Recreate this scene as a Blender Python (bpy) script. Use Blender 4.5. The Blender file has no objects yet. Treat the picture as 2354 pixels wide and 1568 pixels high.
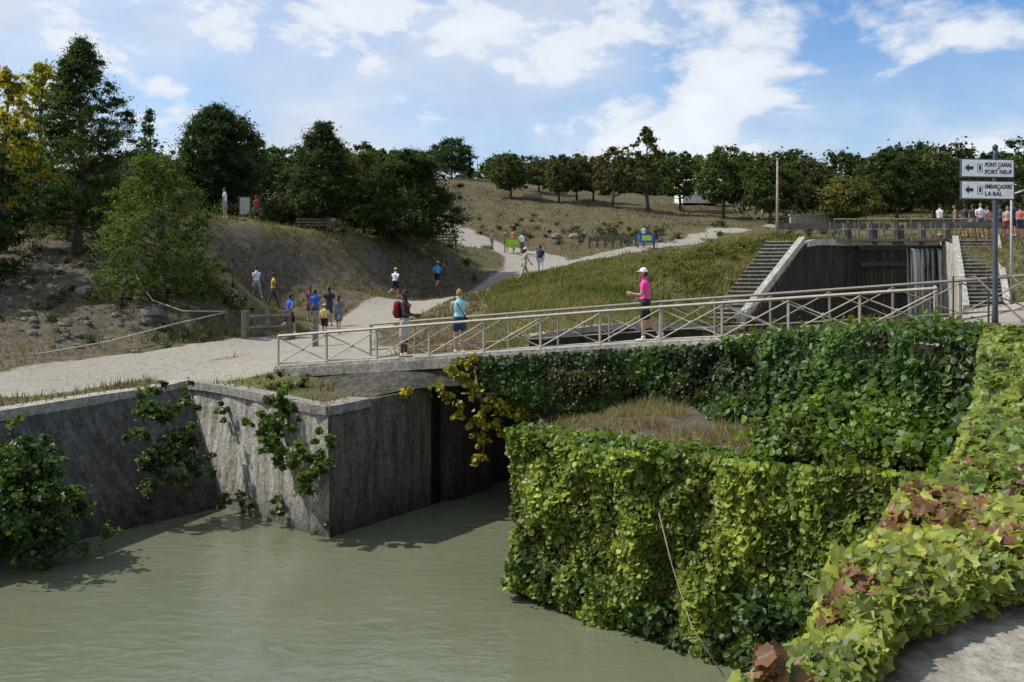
import bpy, math, random
import numpy as np
from mathutils import Vector, Matrix, geometry
rng=np.random.default_rng(7); random.seed(7)
E=5.7; F=2289.0            # eye height above the canal water; survey constant (bearing/elevation units)
def S(u,v,d): return ((u-1177)/F*d, d, E+(640-v)/F*d)
def X(u,d): return (u-1177)/F*d
A=np.array
# ------------------------------------------------------------------ noise
def vn(x,y,seed=0):
    x=np.asarray(x,float); y=np.asarray(y,float)
    xi=np.floor(x).astype(np.int64); yi=np.floor(y).astype(np.int64)
    fx=x-xi; fy=y-yi; fx=fx*fx*(3-2*fx); fy=fy*fy*(3-2*fy)
    def h(a,b):
        n=(a*374761393+b*668265263+seed*1442695)&0xffffffff
        n=((n^(n>>13))*1274126177)&0xffffffff
        return ((n^(n>>16))&0xffff)/65535.
    return (h(xi,yi)*(1-fx)+h(xi+1,yi)*fx)*(1-fy)+(h(xi,yi+1)*(1-fx)+h(xi+1,yi+1)*fx)*fy
def fbm(x,y,seed=0,o=4):
    s=0;a=.5;
    for i in range(o):
        s=s+a*vn(x*2**i,y*2**i,seed+i); a*=.5
    return s/(1-.5**o)
# ------------------------------------------------------------------ mesh builder
class MB:
    def __init__(s): s.V=[];s.Lp=[];s.K=[];s.C=[];s.M=[];s.Sm=[];s.n=0
    def raw(s,V,Fa,mat=0,col=(.5,.5,.5),smooth=False):
        V=np.asarray(V,float).reshape(-1,3); Fa=np.asarray(Fa,np.int64)
        m,k=Fa.shape
        s.V.append(V); s.Lp.append((Fa+s.n).ravel()); s.K.append(np.full(m,k))
        c=np.asarray(col,float)
        if c.ndim==1: c=np.tile(c,(m,1))
        s.C.append(np.repeat(c,k,axis=0)); s.M.append(np.full(m,mat) if np.isscalar(mat) else mat); s.Sm.append(np.full(m,smooth)); s.n+=len(V)
    def add(s,V,faces,mat=0,col=(.5,.5,.5),smooth=False):
        V=np.asarray(V,float)
        g={}
        for f in faces: g.setdefault(len(f),[]).append(f)
        base=s.n
        for i,(k,fs) in enumerate(g.items()):
            if i==0: s.raw(V,fs,mat,col,smooth)
            else:
                Fa=np.asarray(fs,np.int64); m=len(fs)
                s.Lp.append((Fa+base).ravel()); s.K.append(np.full(m,k)); s.C.append(np.tile(A(col,float),(m*k,1))); s.M.append(np.full(m,mat)); s.Sm.append(np.full(m,smooth))
    def box(s,c,size,rot=0,mat=0,col=(.5,.5,.5),taper=1.0):
        hx,hy,hz=A(size)/2.
        P=[]
        for z,t in ((-hz,1),(hz,taper)):
            for x,y in ((-hx,-hy),(hx,-hy),(hx,hy),(-hx,hy)): P.append((x*t,y*t,z))
        P=A(P); ca,sa=math.cos(rot),math.sin(rot)
        P=np.stack([P[:,0]*ca-P[:,1]*sa,P[:,0]*sa+P[:,1]*ca,P[:,2]],1)+A(c)
        s.add(P,[(3,2,1,0),(4,5,6,7),(0,1,5,4),(1,2,6,5),(2,3,7,6),(3,0,4,7)],mat,col)
    def hexa(s,b,t,mat=0,col=(.5,.5,.5)):
        s.add(list(b)+list(t),[(3,2,1,0),(4,5,6,7),(0,1,5,4),(1,2,6,5),(2,3,7,6),(3,0,4,7)],mat,col)
    def tube(s,pts,rad,k=6,mat=0,col=(.5,.5,.5),ref=None,smooth=True):
        pts=A(pts,float); n=len(pts)
        rad=np.asarray(rad,float)
        if rad.ndim==0: rad=np.full((n,2),float(rad))
        elif rad.ndim==1: rad=np.stack([rad,rad],1)
        d=np.gradient(pts,axis=0); d/=np.linalg.norm(d,axis=1)[:,None]+1e-9
        V=[]
        for i in range(n):
            r=A(ref) if ref is not None else (A([0,0,1.]) if abs(d[i][2])<.9 else A([1.,0,0]))
            b=np.cross(d[i],r); b/=np.linalg.norm(b)+1e-9
            a=np.cross(b,d[i])
            an=np.arange(k)*2*math.pi/k
            V.append(pts[i]+np.outer(np.cos(an)*rad[i,0],a)+np.outer(np.sin(an)*rad[i,1],b))
        V=np.concatenate(V); fs=[]
        for i in range(n-1):
            for j in range(k):
                j2=(j+1)%k; fs.append((i*k+j,i*k+j2,(i+1)*k+j2,(i+1)*k+j))
        fs.append(tuple(range(k))[::-1]); fs.append(tuple((n-1)*k+j for j in range(k)))
        fs=[f[::-1] for f in fs]
        s.add(V,fs,mat,col,smooth)
    def bar(s,a,b,w,mat=0,col=(.5,.5,.5)): s.tube([a,b],w/2*1.2,4,mat,col,smooth=False)
    def ell(s,c,r,mat=0,col=(.5,.5,.5),nu=12,nv=8,R=None):
        V,fs=sph(nu,nv); V=V*A(r)
        if R is not None: V=V@A(R).T
        s.add(V+A(c),fs,mat,col,True)
    def build(s,name,mats,parent=None):
        V=np.concatenate(s.V); Lp=np.concatenate(s.Lp); K=np.concatenate(s.K); C=np.concatenate(s.C); M=np.concatenate(s.M); Sm=np.concatenate(s.Sm)
        me=bpy.data.meshes.new(name)
        me.vertices.add(len(V)); me.vertices.foreach_set('co',V.ravel().astype(np.float32))
        me.loops.add(len(Lp)); me.loops.foreach_set('vertex_index',Lp.astype(np.int32))
        me.polygons.add(len(K)); st=np.concatenate([[0],np.cumsum(K)[:-1]]).astype(np.int32)
        me.polygons.foreach_set('loop_start',st)
        me.polygons.foreach_set('material_index',M.astype(np.int32))
        me.polygons.foreach_set('use_smooth',Sm.astype(bool))
        ca=me.color_attributes.new('Col','FLOAT_COLOR','CORNER')
        ca.data.foreach_set('color',np.concatenate([C,np.ones((len(C),1))],1).ravel().astype(np.float32))
        me.update(calc_edges=True)
        for m in mats: me.materials.append(m)
        o=bpy.data.objects.new(name,me); bpy.context.scene.collection.objects.link(o)
        if parent: o.parent=parent
        return o
_sc={}
def sph(nu,nv):
    if (nu,nv) in _sc: return _sc[(nu,nv)]
    V=[(0,0,1)]
    for i in range(1,nv):
        t=math.pi*i/nv
        for j in range(nu):
            p=2*math.pi*j/nu; V.append((math.sin(t)*math.cos(p),math.sin(t)*math.sin(p),math.cos(t)))
    V.append((0,0,-1)); fs=[]
    for j in range(nu): fs.append((0,1+j,1+(j+1)%nu))
    for i in range(nv-2):
        for j in range(nu):
            a=1+i*nu; fs.append((a+j,a+nu+j,a+nu+(j+1)%nu,a+(j+1)%nu))
    l=len(V)-1;a=1+(nv-2)*nu
    for j in range(nu): fs.append((l,a+(j+1)%nu,a+j))
    _sc[(nu,nv)]=(A(V,float),fs); return _sc[(nu,nv)]
# ------------------------------------------------------------------ materials
def newmat(n):
    m=bpy.data.materials.new(n); m.use_nodes=True; nt=m.node_tree; nt.nodes.clear()
    return m,nt,nt.nodes,nt.links
def matCol(name,rough=.8,nscale=8,namt=.25,bump=.3,bscale=20,metal=0,spec=.3,coord='Object'):
    m,nt,N,L=newmat(name)
    out=N.new('ShaderNodeOutputMaterial'); b=N.new('ShaderNodeBsdfPrincipled'); L.new(b.outputs[0],out.inputs[0])
    a=N.new('ShaderNodeAttribute'); a.attribute_name='Col'
    tc=N.new('ShaderNodeTexCoord')
    no=N.new('ShaderNodeTexNoise'); no.inputs['Scale'].default_value=nscale; no.inputs['Detail'].default_value=6; L.new(tc.outputs[coord],no.inputs['Vector'])
    mr=N.new('ShaderNodeMapRange'); mr.inputs[1].default_value=.3; mr.inputs[2].default_value=.7; mr.inputs[3].default_value=1-namt; mr.inputs[4].default_value=1+namt; L.new(no.outputs[0],mr.inputs[0])
    mx=N.new('ShaderNodeVectorMath'); mx.operation='SCALE'; L.new(a.outputs['Color'],mx.inputs[0]); L.new(mr.outputs[0],mx.inputs['Scale'])
    L.new(mx.outputs[0],b.inputs['Base Color'])
    b.inputs['Roughness'].default_value=rough; b.inputs['Metallic'].default_value=metal; b.inputs['Specular IOR Level'].default_value=spec
    if bump>0:
        n2=N.new('ShaderNodeTexNoise'); n2.inputs['Scale'].default_value=bscale; n2.inputs['Detail'].default_value=5; L.new(tc.outputs[coord],n2.inputs['Vector'])
        bp=N.new('ShaderNodeBump'); bp.inputs['Strength'].default_value=bump; bp.inputs['Distance'].default_value=.03; L.new(n2.outputs[0],bp.inputs['Height']); L.new(bp.outputs[0],b.inputs['Normal'])
    return m
def matLeaf(name,trans=.35,rough=.5,spec=.3):
    m,nt,N,L=newmat(name)
    out=N.new('ShaderNodeOutputMaterial'); b=N.new('ShaderNodeBsdfPrincipled')
    a=N.new('ShaderNodeAttribute'); a.attribute_name='Col'
    L.new(a.outputs['Color'],b.inputs['Base Color']); b.inputs['Roughness'].default_value=rough; b.inputs['Specular IOR Level'].default_value=spec
    t=N.new('ShaderNodeBsdfTranslucent')
    g=N.new('ShaderNodeVectorMath'); g.operation='MULTIPLY'; g.inputs[1].default_value=(1.5,1.5,.5); L.new(a.outputs['Color'],g.inputs[0]); L.new(g.outputs[0],t.inputs[0])
    mx=N.new('ShaderNodeMixShader'); mx.inputs[0].default_value=trans; L.new(b.outputs[0],mx.inputs[1]); L.new(t.outputs[0],mx.inputs[2]); L.new(mx.outputs[0],out.inputs[0])
    return m
M_leaf=matLeaf('leaf_foliage',.4,.6,.2); M_ivy=matLeaf('ivy_leaf',.38,.45,.35)
M_bark=matCol('bark',.9,12,.35,.6,30); M_paint=matCol('painted_metal',.55,10,.15,.1,40)
M_cloth=matCol('cloth_and_skin',.8,30,.08,.15,60); M_wood=matCol('weathered_wood',.85,6,.3,.5,25)
M_grass=matLeaf('grass_blade',.3,.7,.1)
def matWall(name,streak=.5,lines=True):
    m,nt,N,L=newmat(name)
    out=N.new('ShaderNodeOutputMaterial'); b=N.new('ShaderNodeBsdfPrincipled'); L.new(b.outputs[0],out.inputs[0])
    a=N.new('ShaderNodeAttribute'); a.attribute_name='Col'
    tc=N.new('ShaderNodeTexCoord'); mp=N.new('ShaderNodeMapping'); mp.inputs['Scale'].default_value=(2.6,2.6,.45); L.new(tc.outputs['Object'],mp.inputs[0])
    n1=N.new('ShaderNodeTexNoise'); n1.inputs['Scale'].default_value=1.6; n1.inputs['Detail'].default_value=9; n1.inputs['Roughness'].default_value=.7; L.new(mp.outputs[0],n1.inputs['Vector'])
    n2=N.new('ShaderNodeTexNoise'); n2.inputs['Scale'].default_value=9; n2.inputs['Detail'].default_value=9; n2.inputs['Roughness'].default_value=.75; L.new(tc.outputs['Object'],n2.inputs['Vector'])
    m1=N.new('ShaderNodeMapRange'); m1.inputs[1].default_value=.35; m1.inputs[2].default_value=.62; m1.inputs[3].default_value=1-streak; m1.inputs[4].default_value=1.3; L.new(n1.outputs[0],m1.inputs[0])
    m2=N.new('ShaderNodeMapRange'); m2.inputs[1].default_value=.3; m2.inputs[2].default_value=.7; m2.inputs[3].default_value=.4; m2.inputs[4].default_value=1.55; L.new(n2.outputs[0],m2.inputs[0])
    mm=N.new('ShaderNodeMath'); mm.operation='MULTIPLY'; L.new(m1.outputs[0],mm.inputs[0]); L.new(m2.outputs[0],mm.inputs[1])
    sx=N.new('ShaderNodeSeparateXYZ'); L.new(tc.outputs['Object'],sx.inputs[0])
    wz=N.new('ShaderNodeMapRange'); wz.inputs[1].default_value=.05; wz.inputs[2].default_value=.9; wz.inputs[3].default_value=.4; wz.inputs[4].default_value=1; L.new(sx.outputs[2],wz.inputs[0])
    m3=N.new('ShaderNodeMath'); m3.operation='MULTIPLY'; L.new(mm.outputs[0],m3.inputs[0]); L.new(wz.outputs[0],m3.inputs[1])
    sc=N.new('ShaderNodeVectorMath'); sc.operation='SCALE'; L.new(a.outputs['Color'],sc.inputs[0]); L.new(m3.outputs[0],sc.inputs['Scale']); L.new(sc.outputs[0],b.inputs['Base Color'])
    b.inputs['Roughness'].default_value=.9; b.inputs['Specular IOR Level'].default_value=.15
    h=N.new('ShaderNodeMath'); h.operation='ADD'; L.new(n2.outputs[0],h.inputs[0])
    if lines:
        w=N.new('ShaderNodeMath'); w.operation='FRACT'; dv=N.new('ShaderNodeMath'); dv.operation='MULTIPLY'; dv.inputs[1].default_value=2.6; L.new(sx.outputs[2],dv.inputs[0]); L.new(dv.outputs[0],w.inputs[0])
        g=N.new('ShaderNodeMath'); g.operation='GREATER_THAN'; g.inputs[1].default_value=.06; L.new(w.outputs[0],g.inputs[0])
        g2=N.new('ShaderNodeMath'); g2.operation='MULTIPLY'; g2.inputs[1].default_value=.45; L.new(g.outputs[0],g2.inputs[0]); L.new(g2.outputs[0],h.inputs[1])
    bp=N.new('ShaderNodeBump'); bp.inputs['Strength'].default_value=.8; bp.inputs['Distance'].default_value=.08; L.new(h.outputs[0],bp.inputs['Height']); L.new(bp.outputs[0],b.inputs['Normal'])
    return m
M_wall=matWall('stained_concrete',.55); M_cop=matWall('coping_stone',.3,False)
def matGround():
    m,nt,N,L=newmat('ground_soil_grass_gravel')
    out=N.new('ShaderNodeOutputMaterial'); b=N.new('ShaderNodeBsdfPrincipled'); L.new(b.outputs[0],out.inputs[0])
    tc=N.new('ShaderNodeTexCoord'); a=N.new('ShaderNodeAttribute'); a.attribute_name='Col'
    sp=N.new('ShaderNodeSeparateColor'); L.new(a.outputs['Color'],sp.inputs[0])
    def noise(s,d=8,r=.6):
        n=N.new('ShaderNodeTexNoise'); n.inputs['Scale'].default_value=s; n.inputs['Detail'].default_value=d; n.inputs['Roughness'].default_value=r; L.new(tc.outputs['Object'],n.inputs['Vector']); return n
    n1=noise(.25); n2=noise(2.5); n3=noise(14)
    def mixc(f,c1,c2):
        x=N.new('ShaderNodeMix'); x.data_type='RGBA'
        if isinstance(f,float): x.inputs[0].default_value=f
        else: L.new(f,x.inputs[0])
        for i,c in ((6,c1),(7,c2)):
            if isinstance(c,tuple): x.inputs[i].default_value=(*c,1)
            else: L.new(c,x.inputs[i])
        return x.outputs[2]
    def ramp(o,lo,hi):
        r=N.new('ShaderNodeMapRange'); r.inputs[1].default_value=lo; r.inputs[2].default_value=hi; L.new(o,r.inputs[0]); return r.outputs[0]
    dry=mixc(ramp(n2.outputs[0],.35,.65),(.075,.058,.032),(.16,.125,.075))
    dry=mixc(ramp(n1.outputs[0],.42,.62),dry,(.08,.075,.033))
    gre=mixc(ramp(n2.outputs[0],.35,.65),(.07,.078,.025),(.14,.14,.055))
    def addm(x,y,k,off):
        q=N.new('ShaderNodeMath'); q.operation='MULTIPLY_ADD'; L.new(y,q.inputs[0]); q.inputs[1].default_value=k; 
        w=N.new('ShaderNodeMath'); w.operation='ADD'; L.new(x,w.inputs[0]); w.inputs[1].default_value=off; L.new(w.outputs[0],q.inputs[2]); return q.outputs[0]
    g=addm(sp.outputs[1],n1.outputs[0],1.4,-.85); c=mixc(ramp(g,.1,.5),dry,gre)
    shaded_dirt=mixc(ramp(n2.outputs[0],.3,.7),(.06,.048,.036),(.15,.128,.10))  # bare soil, darkened so its colour also carries the bank's shade
    d=addm(sp.outputs[2],n2.outputs[0],1.2,-.6); c=mixc(ramp(d,.2,.7),c,shaded_dirt)
    grav=mixc(ramp(n3.outputs[0],.35,.65),(.24,.215,.18),(.34,.31,.265))
    grav=mixc(ramp(n1.outputs[0],.4,.6),grav,(.31,.285,.24))
    grav=mixc(ramp(n2.outputs[0],.5,.75),grav,(.22,.2,.165))
    p=addm(sp.outputs[0],n2.outputs[0],.7,-.35); c=mixc(ramp(p,.38,.62),c,grav)
    v=N.new('ShaderNodeMapRange'); v.inputs[1].default_value=.3; v.inputs[2].default_value=.7; v.inputs[3].default_value=.7; v.inputs[4].default_value=1.25; L.new(n3.outputs[0],v.inputs[0])
    sc=N.new('ShaderNodeVectorMath'); sc.operation='SCALE'; L.new(c,sc.inputs[0]); L.new(v.outputs[0],sc.inputs['Scale']); L.new(sc.outputs[0],b.inputs['Base Color'])
    b.inputs['Roughness'].default_value=.95; b.inputs['Specular IOR Level'].default_value=.1
    bp=N.new('ShaderNodeBump'); bp.inputs['Strength'].default_value=.6; bp.inputs['Distance'].default_value=.08; ad=N.new('ShaderNodeMath'); ad.operation='ADD'; L.new(n3.outputs[0],ad.inputs[0]); L.new(n2.outputs[0],ad.inputs[1]); L.new(ad.outputs[0],bp.inputs['Height']); L.new(bp.outputs[0],b.inputs['Normal'])
    return m
M_ground=matGround()
# ------------------------------------------------------------------ terrain
CT=[]
for p in [(0,895,25),(250,850,29),(500,805,33),(600,790,35),(665,775,41),(778,765,42),(950,748,38),(800,715,48),(908,685,54),(1005,665,58),(1060,640,60),(1205,640,52),(1160,660,50),
 (1242,630,57),(1130,605,66),(1320,605,62),(1180,580,74),(1460,570,78),(1080,568,80),(1560,560,85),(1100,520,92),(1060,430,125),(1060,412,135),(1200,458,120),(1400,475,115),(1600,492,115),
 (1300,510,98),(1500,520,95),(1700,500,110),(1850,530,90),(2000,520,95),(2200,510,95),(2354,500,100),(2265,545,55),(2100,548,56),(1900,555,52),(1750,562,53),(2340,600,44),(2310,700,40),(2400,650,42),(2600,600,50),
 (1300,650,46),(1450,600,54),(1600,600,50),(1150,690,43),
 (0,800,32),(0,700,38),(0,580,45),(195,565,45),(150,640,40),(300,780,35),(380,700,38),(300,620,43),(500,705,40),(520,560,50),(628,715,47),(590,700,49),(740,548,58),(935,562,62),(880,660,55),(760,660,51),
 (1020,640,59.5),(850,560,57),(850,636,54.8),(1000,565,62),(1010,622,60.3),(1060,570,66),(1060,590,63.5),(700,560,54),(690,640,52.3),(620,560,52),(610,655,50.4),(540,640,47.5),(780,560,55.5),(770,636,53.5),(930,560,60),(930,632,57.8),(0,520,60),(300,500,65),(500,480,75),(600,420,100),(750,500,85),(900,510,90),(950,460,110),(0,480,120),(300,450,130),(-300,560,50),(-300,780,34),(-600,500,90),
 (1800,470,140),(2200,450,150),(1400,440,150),(1000,410,150)]:
    CT.append(S(*p))
for x,y,z in [(-10.9,20.9,-2.85),(-8.9,27.2,-2.85),(-4.9,22.7,-2.85),(-4.05,21.9,-2.87),(-2.0,25,-2.7),(-6,26.2,-2.62),(-10,24,-2.85),(-14,22,-2.85),(-16,10,-2.85),(-19,-12,-2.8),(-28,0,-2),(-30,20,-2.2),
 (-7,28,-2.42),(-5.2,27.2,-2.37),(-4,29.7,-2.28),(-1,28.5,-2.15),(.5,30.5,-1.85),(-1.5,34,-1.65),(5,35.5,-1.65),(9.5,40.4,-1.8),(8.0,40.6,-1.85),(3,38,-1.0),(5,42,-.5),(8,45,.4),(10.3,47.3,1.3),(12.2,46.9,1.55),(13.8,46.6,1.7),(10.9,43.8,-.25),(17,49,1.8),(21,49,1.95),
 (20.5,46,1.6),(22.4,46.4,1.65),(18.5,41,-1.45),(20.3,41,-1.4),(20.6,43.5,0),(19,38,-1.1),(17.5,34,-.9),(11,27,-1.25),(6.3,27.4,-1.5),(3.5,23.2,-1.72),(4.8,21.5,-1.5),(5.2,17.8,-1.22),(6.3,15.8,-1.0),(6.9,14.5,-1.1),(5.2,11,-1.4),(3.5,7.6,-1.58),(2.3,5.9,-1.6),(1.22,4,-1.6),
 (-.9,0,-1.6),(-3,-5,-1.6),(5,23.6,-1.5),(6.5,25.2,-1.38),(8.5,20.6,-1.06),(9.5,23,-1.03),(10.2,21,-1.0),(14,21,-.95),(18,24,-.7),(24,30,-.2),(6,2,-1.6),(6,8,-1.55),(12,14,-1.25),(9,16,-1.1),(2,-6,-1.6),(15,5,-1.5),(24,10,-1.2),(20,-8,-1.6),(-4.3,24.5,-2.75),(26,36,.3),(25,44,1.6),(24,50,2.0),(27,51,2.1)]:
    CT.append((x,y,E+z))
for an in range(-80,81,16):
    for d in (260,600):
        CT.append((d*math.sin(math.radians(an)),d*math.cos(math.radians(an)),E+5+(4 if d<300 else 0)))
CT=A(CT); cc=1.2; NCT=len(CT)
def _phi(P,Q): return np.sqrt(((P[:,None,:]-Q[None,:,:])**2).sum(2)+cc*cc)
Pm=np.concatenate([np.ones((NCT,1)),CT[:,:2]/100],1)
Am=np.zeros((NCT+3,NCT+3)); Am[:NCT,:NCT]=_phi(CT[:,:2],CT[:,:2]); Am[:NCT,NCT:]=Pm; Am[NCT:,:NCT]=Pm.T
Am[:NCT,:NCT]-=np.eye(NCT)*.12
WT=np.linalg.solve(Am,np.concatenate([CT[:,2],[0,0,0]]))
def H0(x,y):
    x=np.atleast_1d(np.asarray(x,float)); y=np.atleast_1d(np.asarray(y,float)); out=np.zeros(len(x))
    for i in range(0,len(x),20000):
        P=np.stack([x[i:i+20000],y[i:i+20000]],1); out[i:i+20000]=_phi(P,CT[:,:2])@WT[:NCT]+WT[NCT]+P@(WT[NCT+1:]/100)
    return out
def distpoly(x,y,pts):
    x=np.atleast_1d(x); y=np.atleast_1d(y); d=np.full(len(x),1e9)
    for a,b in zip(pts[:-1],pts[1:]):
        a=A(a[:2],float);b=A(b[:2],float);ab=b-a;t=np.clip(((x-a[0])*ab[0]+(y-a[1])*ab[1])/(ab@ab),0,1)
        d=np.minimum(d,np.hypot(x-a[0]-t*ab[0],y-a[1]-t*ab[1]))
    return d
def inside(x,y,poly):
    r=np.zeros(len(x),bool)
    for (x1,y1),(x2,y2) in zip(poly,poly[1:]+poly[:1]):
        c=((y1>y)!=(y2>y))&(x<(x2-x1)*(y-y1)/((y2-y1) if y2!=y1 else 1e-9)+x1); r^=c
    return r
def dens(poly,step=.5,closed=False):
    o=[]; q=list(poly)+([poly[0]] if closed else [])
    for a,b in zip(q[:-1],q[1:]):
        a=A(a,float);b=A(b,float);k=max(1,int(np.linalg.norm(b-a)/step))
        for i in range(k): o.append(tuple(a+(b-a)*i/k))
    if not closed: o.append(tuple(A(q[-1],float)))
    return o
hole=[(-19,-12),(-16,10),(-10.9,20.9),(-8.9,27.2),(-4.9,22.7),(-4.05,21.9),(-2.04,25),(.5,28.8),(.5,30.5),(5,35.5),(9.5,40.4),(13.8,46.6),(17,49),(21,49),(20.5,46),(18.5,41),(19,38),(17.5,34),(11,27),(6.3,27.4),
      (3.5,23.2),(4.8,21.5),(5.2,17.8),(6.3,15.8),(6.9,14.5),(5.2,11),(3.5,7.6),(2.3,5.9),(1.22,4),(.1,2),(-.9,0),(-3,-5),(-6,-12)]
pathA=[(-40,17),(-22,21.5),S(0,895,25.3)[:2],S(250,850,29.5)[:2],S(480,808,33)[:2],S(640,800,35)[:2]]
pathB=[(-6.2,29),S(740,775,37)[:2],S(840,725,44)[:2],S(960,690,51)[:2],S(1120,655,54.5)[:2],S(1235,615,62)[:2],S(1230,595,70)[:2],S(1150,575,78)[:2],S(1040,562,88)[:2],S(950,556,100)[:2]]
pathC=[S(1235,615,62)[:2],S(1340,597,66)[:2],S(1480,571,79)[:2],S(1650,560,92)[:2],S(1900,548,100)[:2]]
pathD=[(3,-6),(8.5,3),(12,13),(16,22),(19,29)]
pathE=[S(1610,475,128)[:2],S(1700,478,125)[:2]]
def pmask(x,y):
    m=np.clip((1.9+.6-distpoly(x,y,pathA))/1.0,0,1)
    m=np.maximum(m,np.clip((2.0+.6-distpoly(x,y,pathB))/1.0,0,1))
    m=np.maximum(m,np.clip((1.1+.6-distpoly(x,y,pathC))/1.0,0,1))
    m=np.maximum(m,np.clip((6.8-distpoly(x,y,pathD))/.8,0,1))
    m=np.maximum(m,np.clip((3-distpoly(x,y,pathE))/1.5,0,1)*.8)
    m=np.maximum(m,np.clip((2.6-distpoly(x,y,[(-8,28.5),(-5.5,30)]))/1.,0,1))
    return m
def H(x,y):
    x=np.atleast_1d(np.asarray(x,float)); y=np.atleast_1d(np.asarray(y,float))
    z=H0(x,y)
    k=np.clip((distpoly(x,y,hole+[hole[0]])-.4)/2.5,0,1)*(1-np.clip(pmask(x,y)*1.2,0,1))*np.clip((y-12)/10,0,1)
    amp=.35+.3*np.clip((-x-8)/10,0,1)
    z=z+k*(amp*(fbm(x*.45,y*.45,5)-.5)*2*.8+.14*(vn(x*2.2,y*2.2,9)-.5))
    return z
def h1(x,y): return float(H(x,y)[0])
def axis(lo,hi,clo,chi,f):
    core=list(np.arange(clo,chi,f)); s=f;x=chi;R=[]
    while x<hi: R.append(x); s*=1.18; x+=s
    R.append(hi); s=f;x=clo;Lf=[]
    while x>lo: s*=1.18; x-=s; Lf.append(max(x,lo))
    return A(sorted(set(Lf+core+R)))
xs=axis(-420,420,-24,34,.5); ys=axis(-40,700,-4,72,.5)
gx,gy=np.meshgrid(xs,ys); gx=gx.ravel(); gy=gy.ravel()
jx=gx+ (rng.random(len(gx))-.5)*.2; jy=gy+(rng.random(len(gy))-.5)*.2
keep=~inside(jx,jy,hole)&(distpoly(jx,jy,hole+[hole[0]])>.22)
jx=jx[keep]; jy=jy[keep]
hb=dens(hole,.5,True); nb=len(hb)
pts=[Vector(p) for p in hb]+[Vector((a,b)) for a,b in zip(jx,jy)]
r=geometry.delaunay_2d_cdt(pts,[(i,(i+1)%nb) for i in range(nb)],[],0,1e-5)
V2=A([(v[0],v[1]) for v in r[0]]); Fc=A([tuple(f) for f in r[2]])
cen=V2[Fc].mean(1); Fc=Fc[~inside(cen[:,0],cen[:,1],hole)]
Z=H(V2[:,0],V2[:,1])
pm=pmask(V2[:,0],V2[:,1])
def blob(x,y,L):
    m=np.zeros(len(x))
    for cx,cy,rr,a in L: m=np.maximum(m,a*np.exp(-((x-cx)**2+(y-cy)**2)/rr**2))
    return m
greenL=[(3,37,6,.8),(7,43,6,.8),(9,48,6,1),(12,54,5,.9),(-7,26,2.5,.7),(-13,23,3,.5),(-8,45,4,.5),(-12,35,4,.5),(26,42,7,.8),(45,92,20,.8),(70,100,30,.7),(-28,50,10,.4),(14,88,9,.5),(-14,60,8,.5),(-4,63,5,.5),(20,62,8,.6)]
dirtL=[(-17,37,5,1),(-21,42,5,1),(-14,31,3,.7),(-20,33,4,.9),(-11,41,3,.8),(-10,52,3,.9),(-6,56,3,.9),(-13,50,3,.9),(-3.5,60,3,.8),(-20,85,10,.7),(0,120,18,.3),(12,110,14,.35),(-28,60,8,.6)]  # bare-soil spots; those on the far bank also carry its painted shade
mb=MB()
gr=blob(V2[:,0],V2[:,1],greenL); di=blob(V2[:,0],V2[:,1],dirtL)
mb.raw(np.stack([V2[:,0],V2[:,1],Z],1),Fc,0,(0,0,0),True)
mb.C[0]=np.stack([pm,gr,di],1)[Fc.ravel()]
ground=mb.build('ground_terrain',[M_ground])
# ------------------------------------------------------------------ water
mw,nt,N,L=newmat('murky_canal_water')
out=N.new('ShaderNodeOutputMaterial'); b=N.new('ShaderNodeBsdfPrincipled'); L.new(b.outputs[0],out.inputs[0])
tc=N.new('ShaderNodeTexCoord'); n1=N.new('ShaderNodeTexNoise'); n1.inputs['Scale'].default_value=.3; n1.inputs['Detail'].default_value=6; n1.inputs['Distortion'].default_value=1; L.new(tc.outputs['Object'],n1.inputs['Vector'])
cr=N.new('ShaderNodeMix'); cr.data_type='RGBA'; cr.inputs[6].default_value=(.105,.12,.07,1); cr.inputs[7].default_value=(.155,.168,.108,1); L.new(n1.outputs[0],cr.inputs[0]); L.new(cr.outputs[2],b.inputs['Base Color'])
b.inputs['Roughness'].default_value=.03; b.inputs['IOR'].default_value=1.36
mp=N.new('ShaderNodeMapping'); mp.inputs['Scale'].default_value=(.9,1.7,1); L.new(tc.outputs['Object'],mp.inputs[0])
n2=N.new('ShaderNodeTexNoise'); n2.inputs['Scale'].default_value=1.6; n2.inputs['Detail'].default_value=5; n2.inputs['Distortion'].default_value=1.0; L.new(mp.outputs[0],n2.inputs['Vector'])
bp=N.new('ShaderNodeBump'); bp.inputs['Strength'].default_value=.32; bp.inputs['Distance'].default_value=.1; L.new(n2.outputs[0],bp.inputs['Height']); L.new(bp.outputs[0],b.inputs['Normal'])
mb=MB(); mb.raw([(-20,-14,0),(14,-14,0),(24,20,0),(24,52,0),(-2,52,0),(-20,30,0)],[(0,1,2,3,4,5)])
mb.build('canal_water',[mw])
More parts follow.
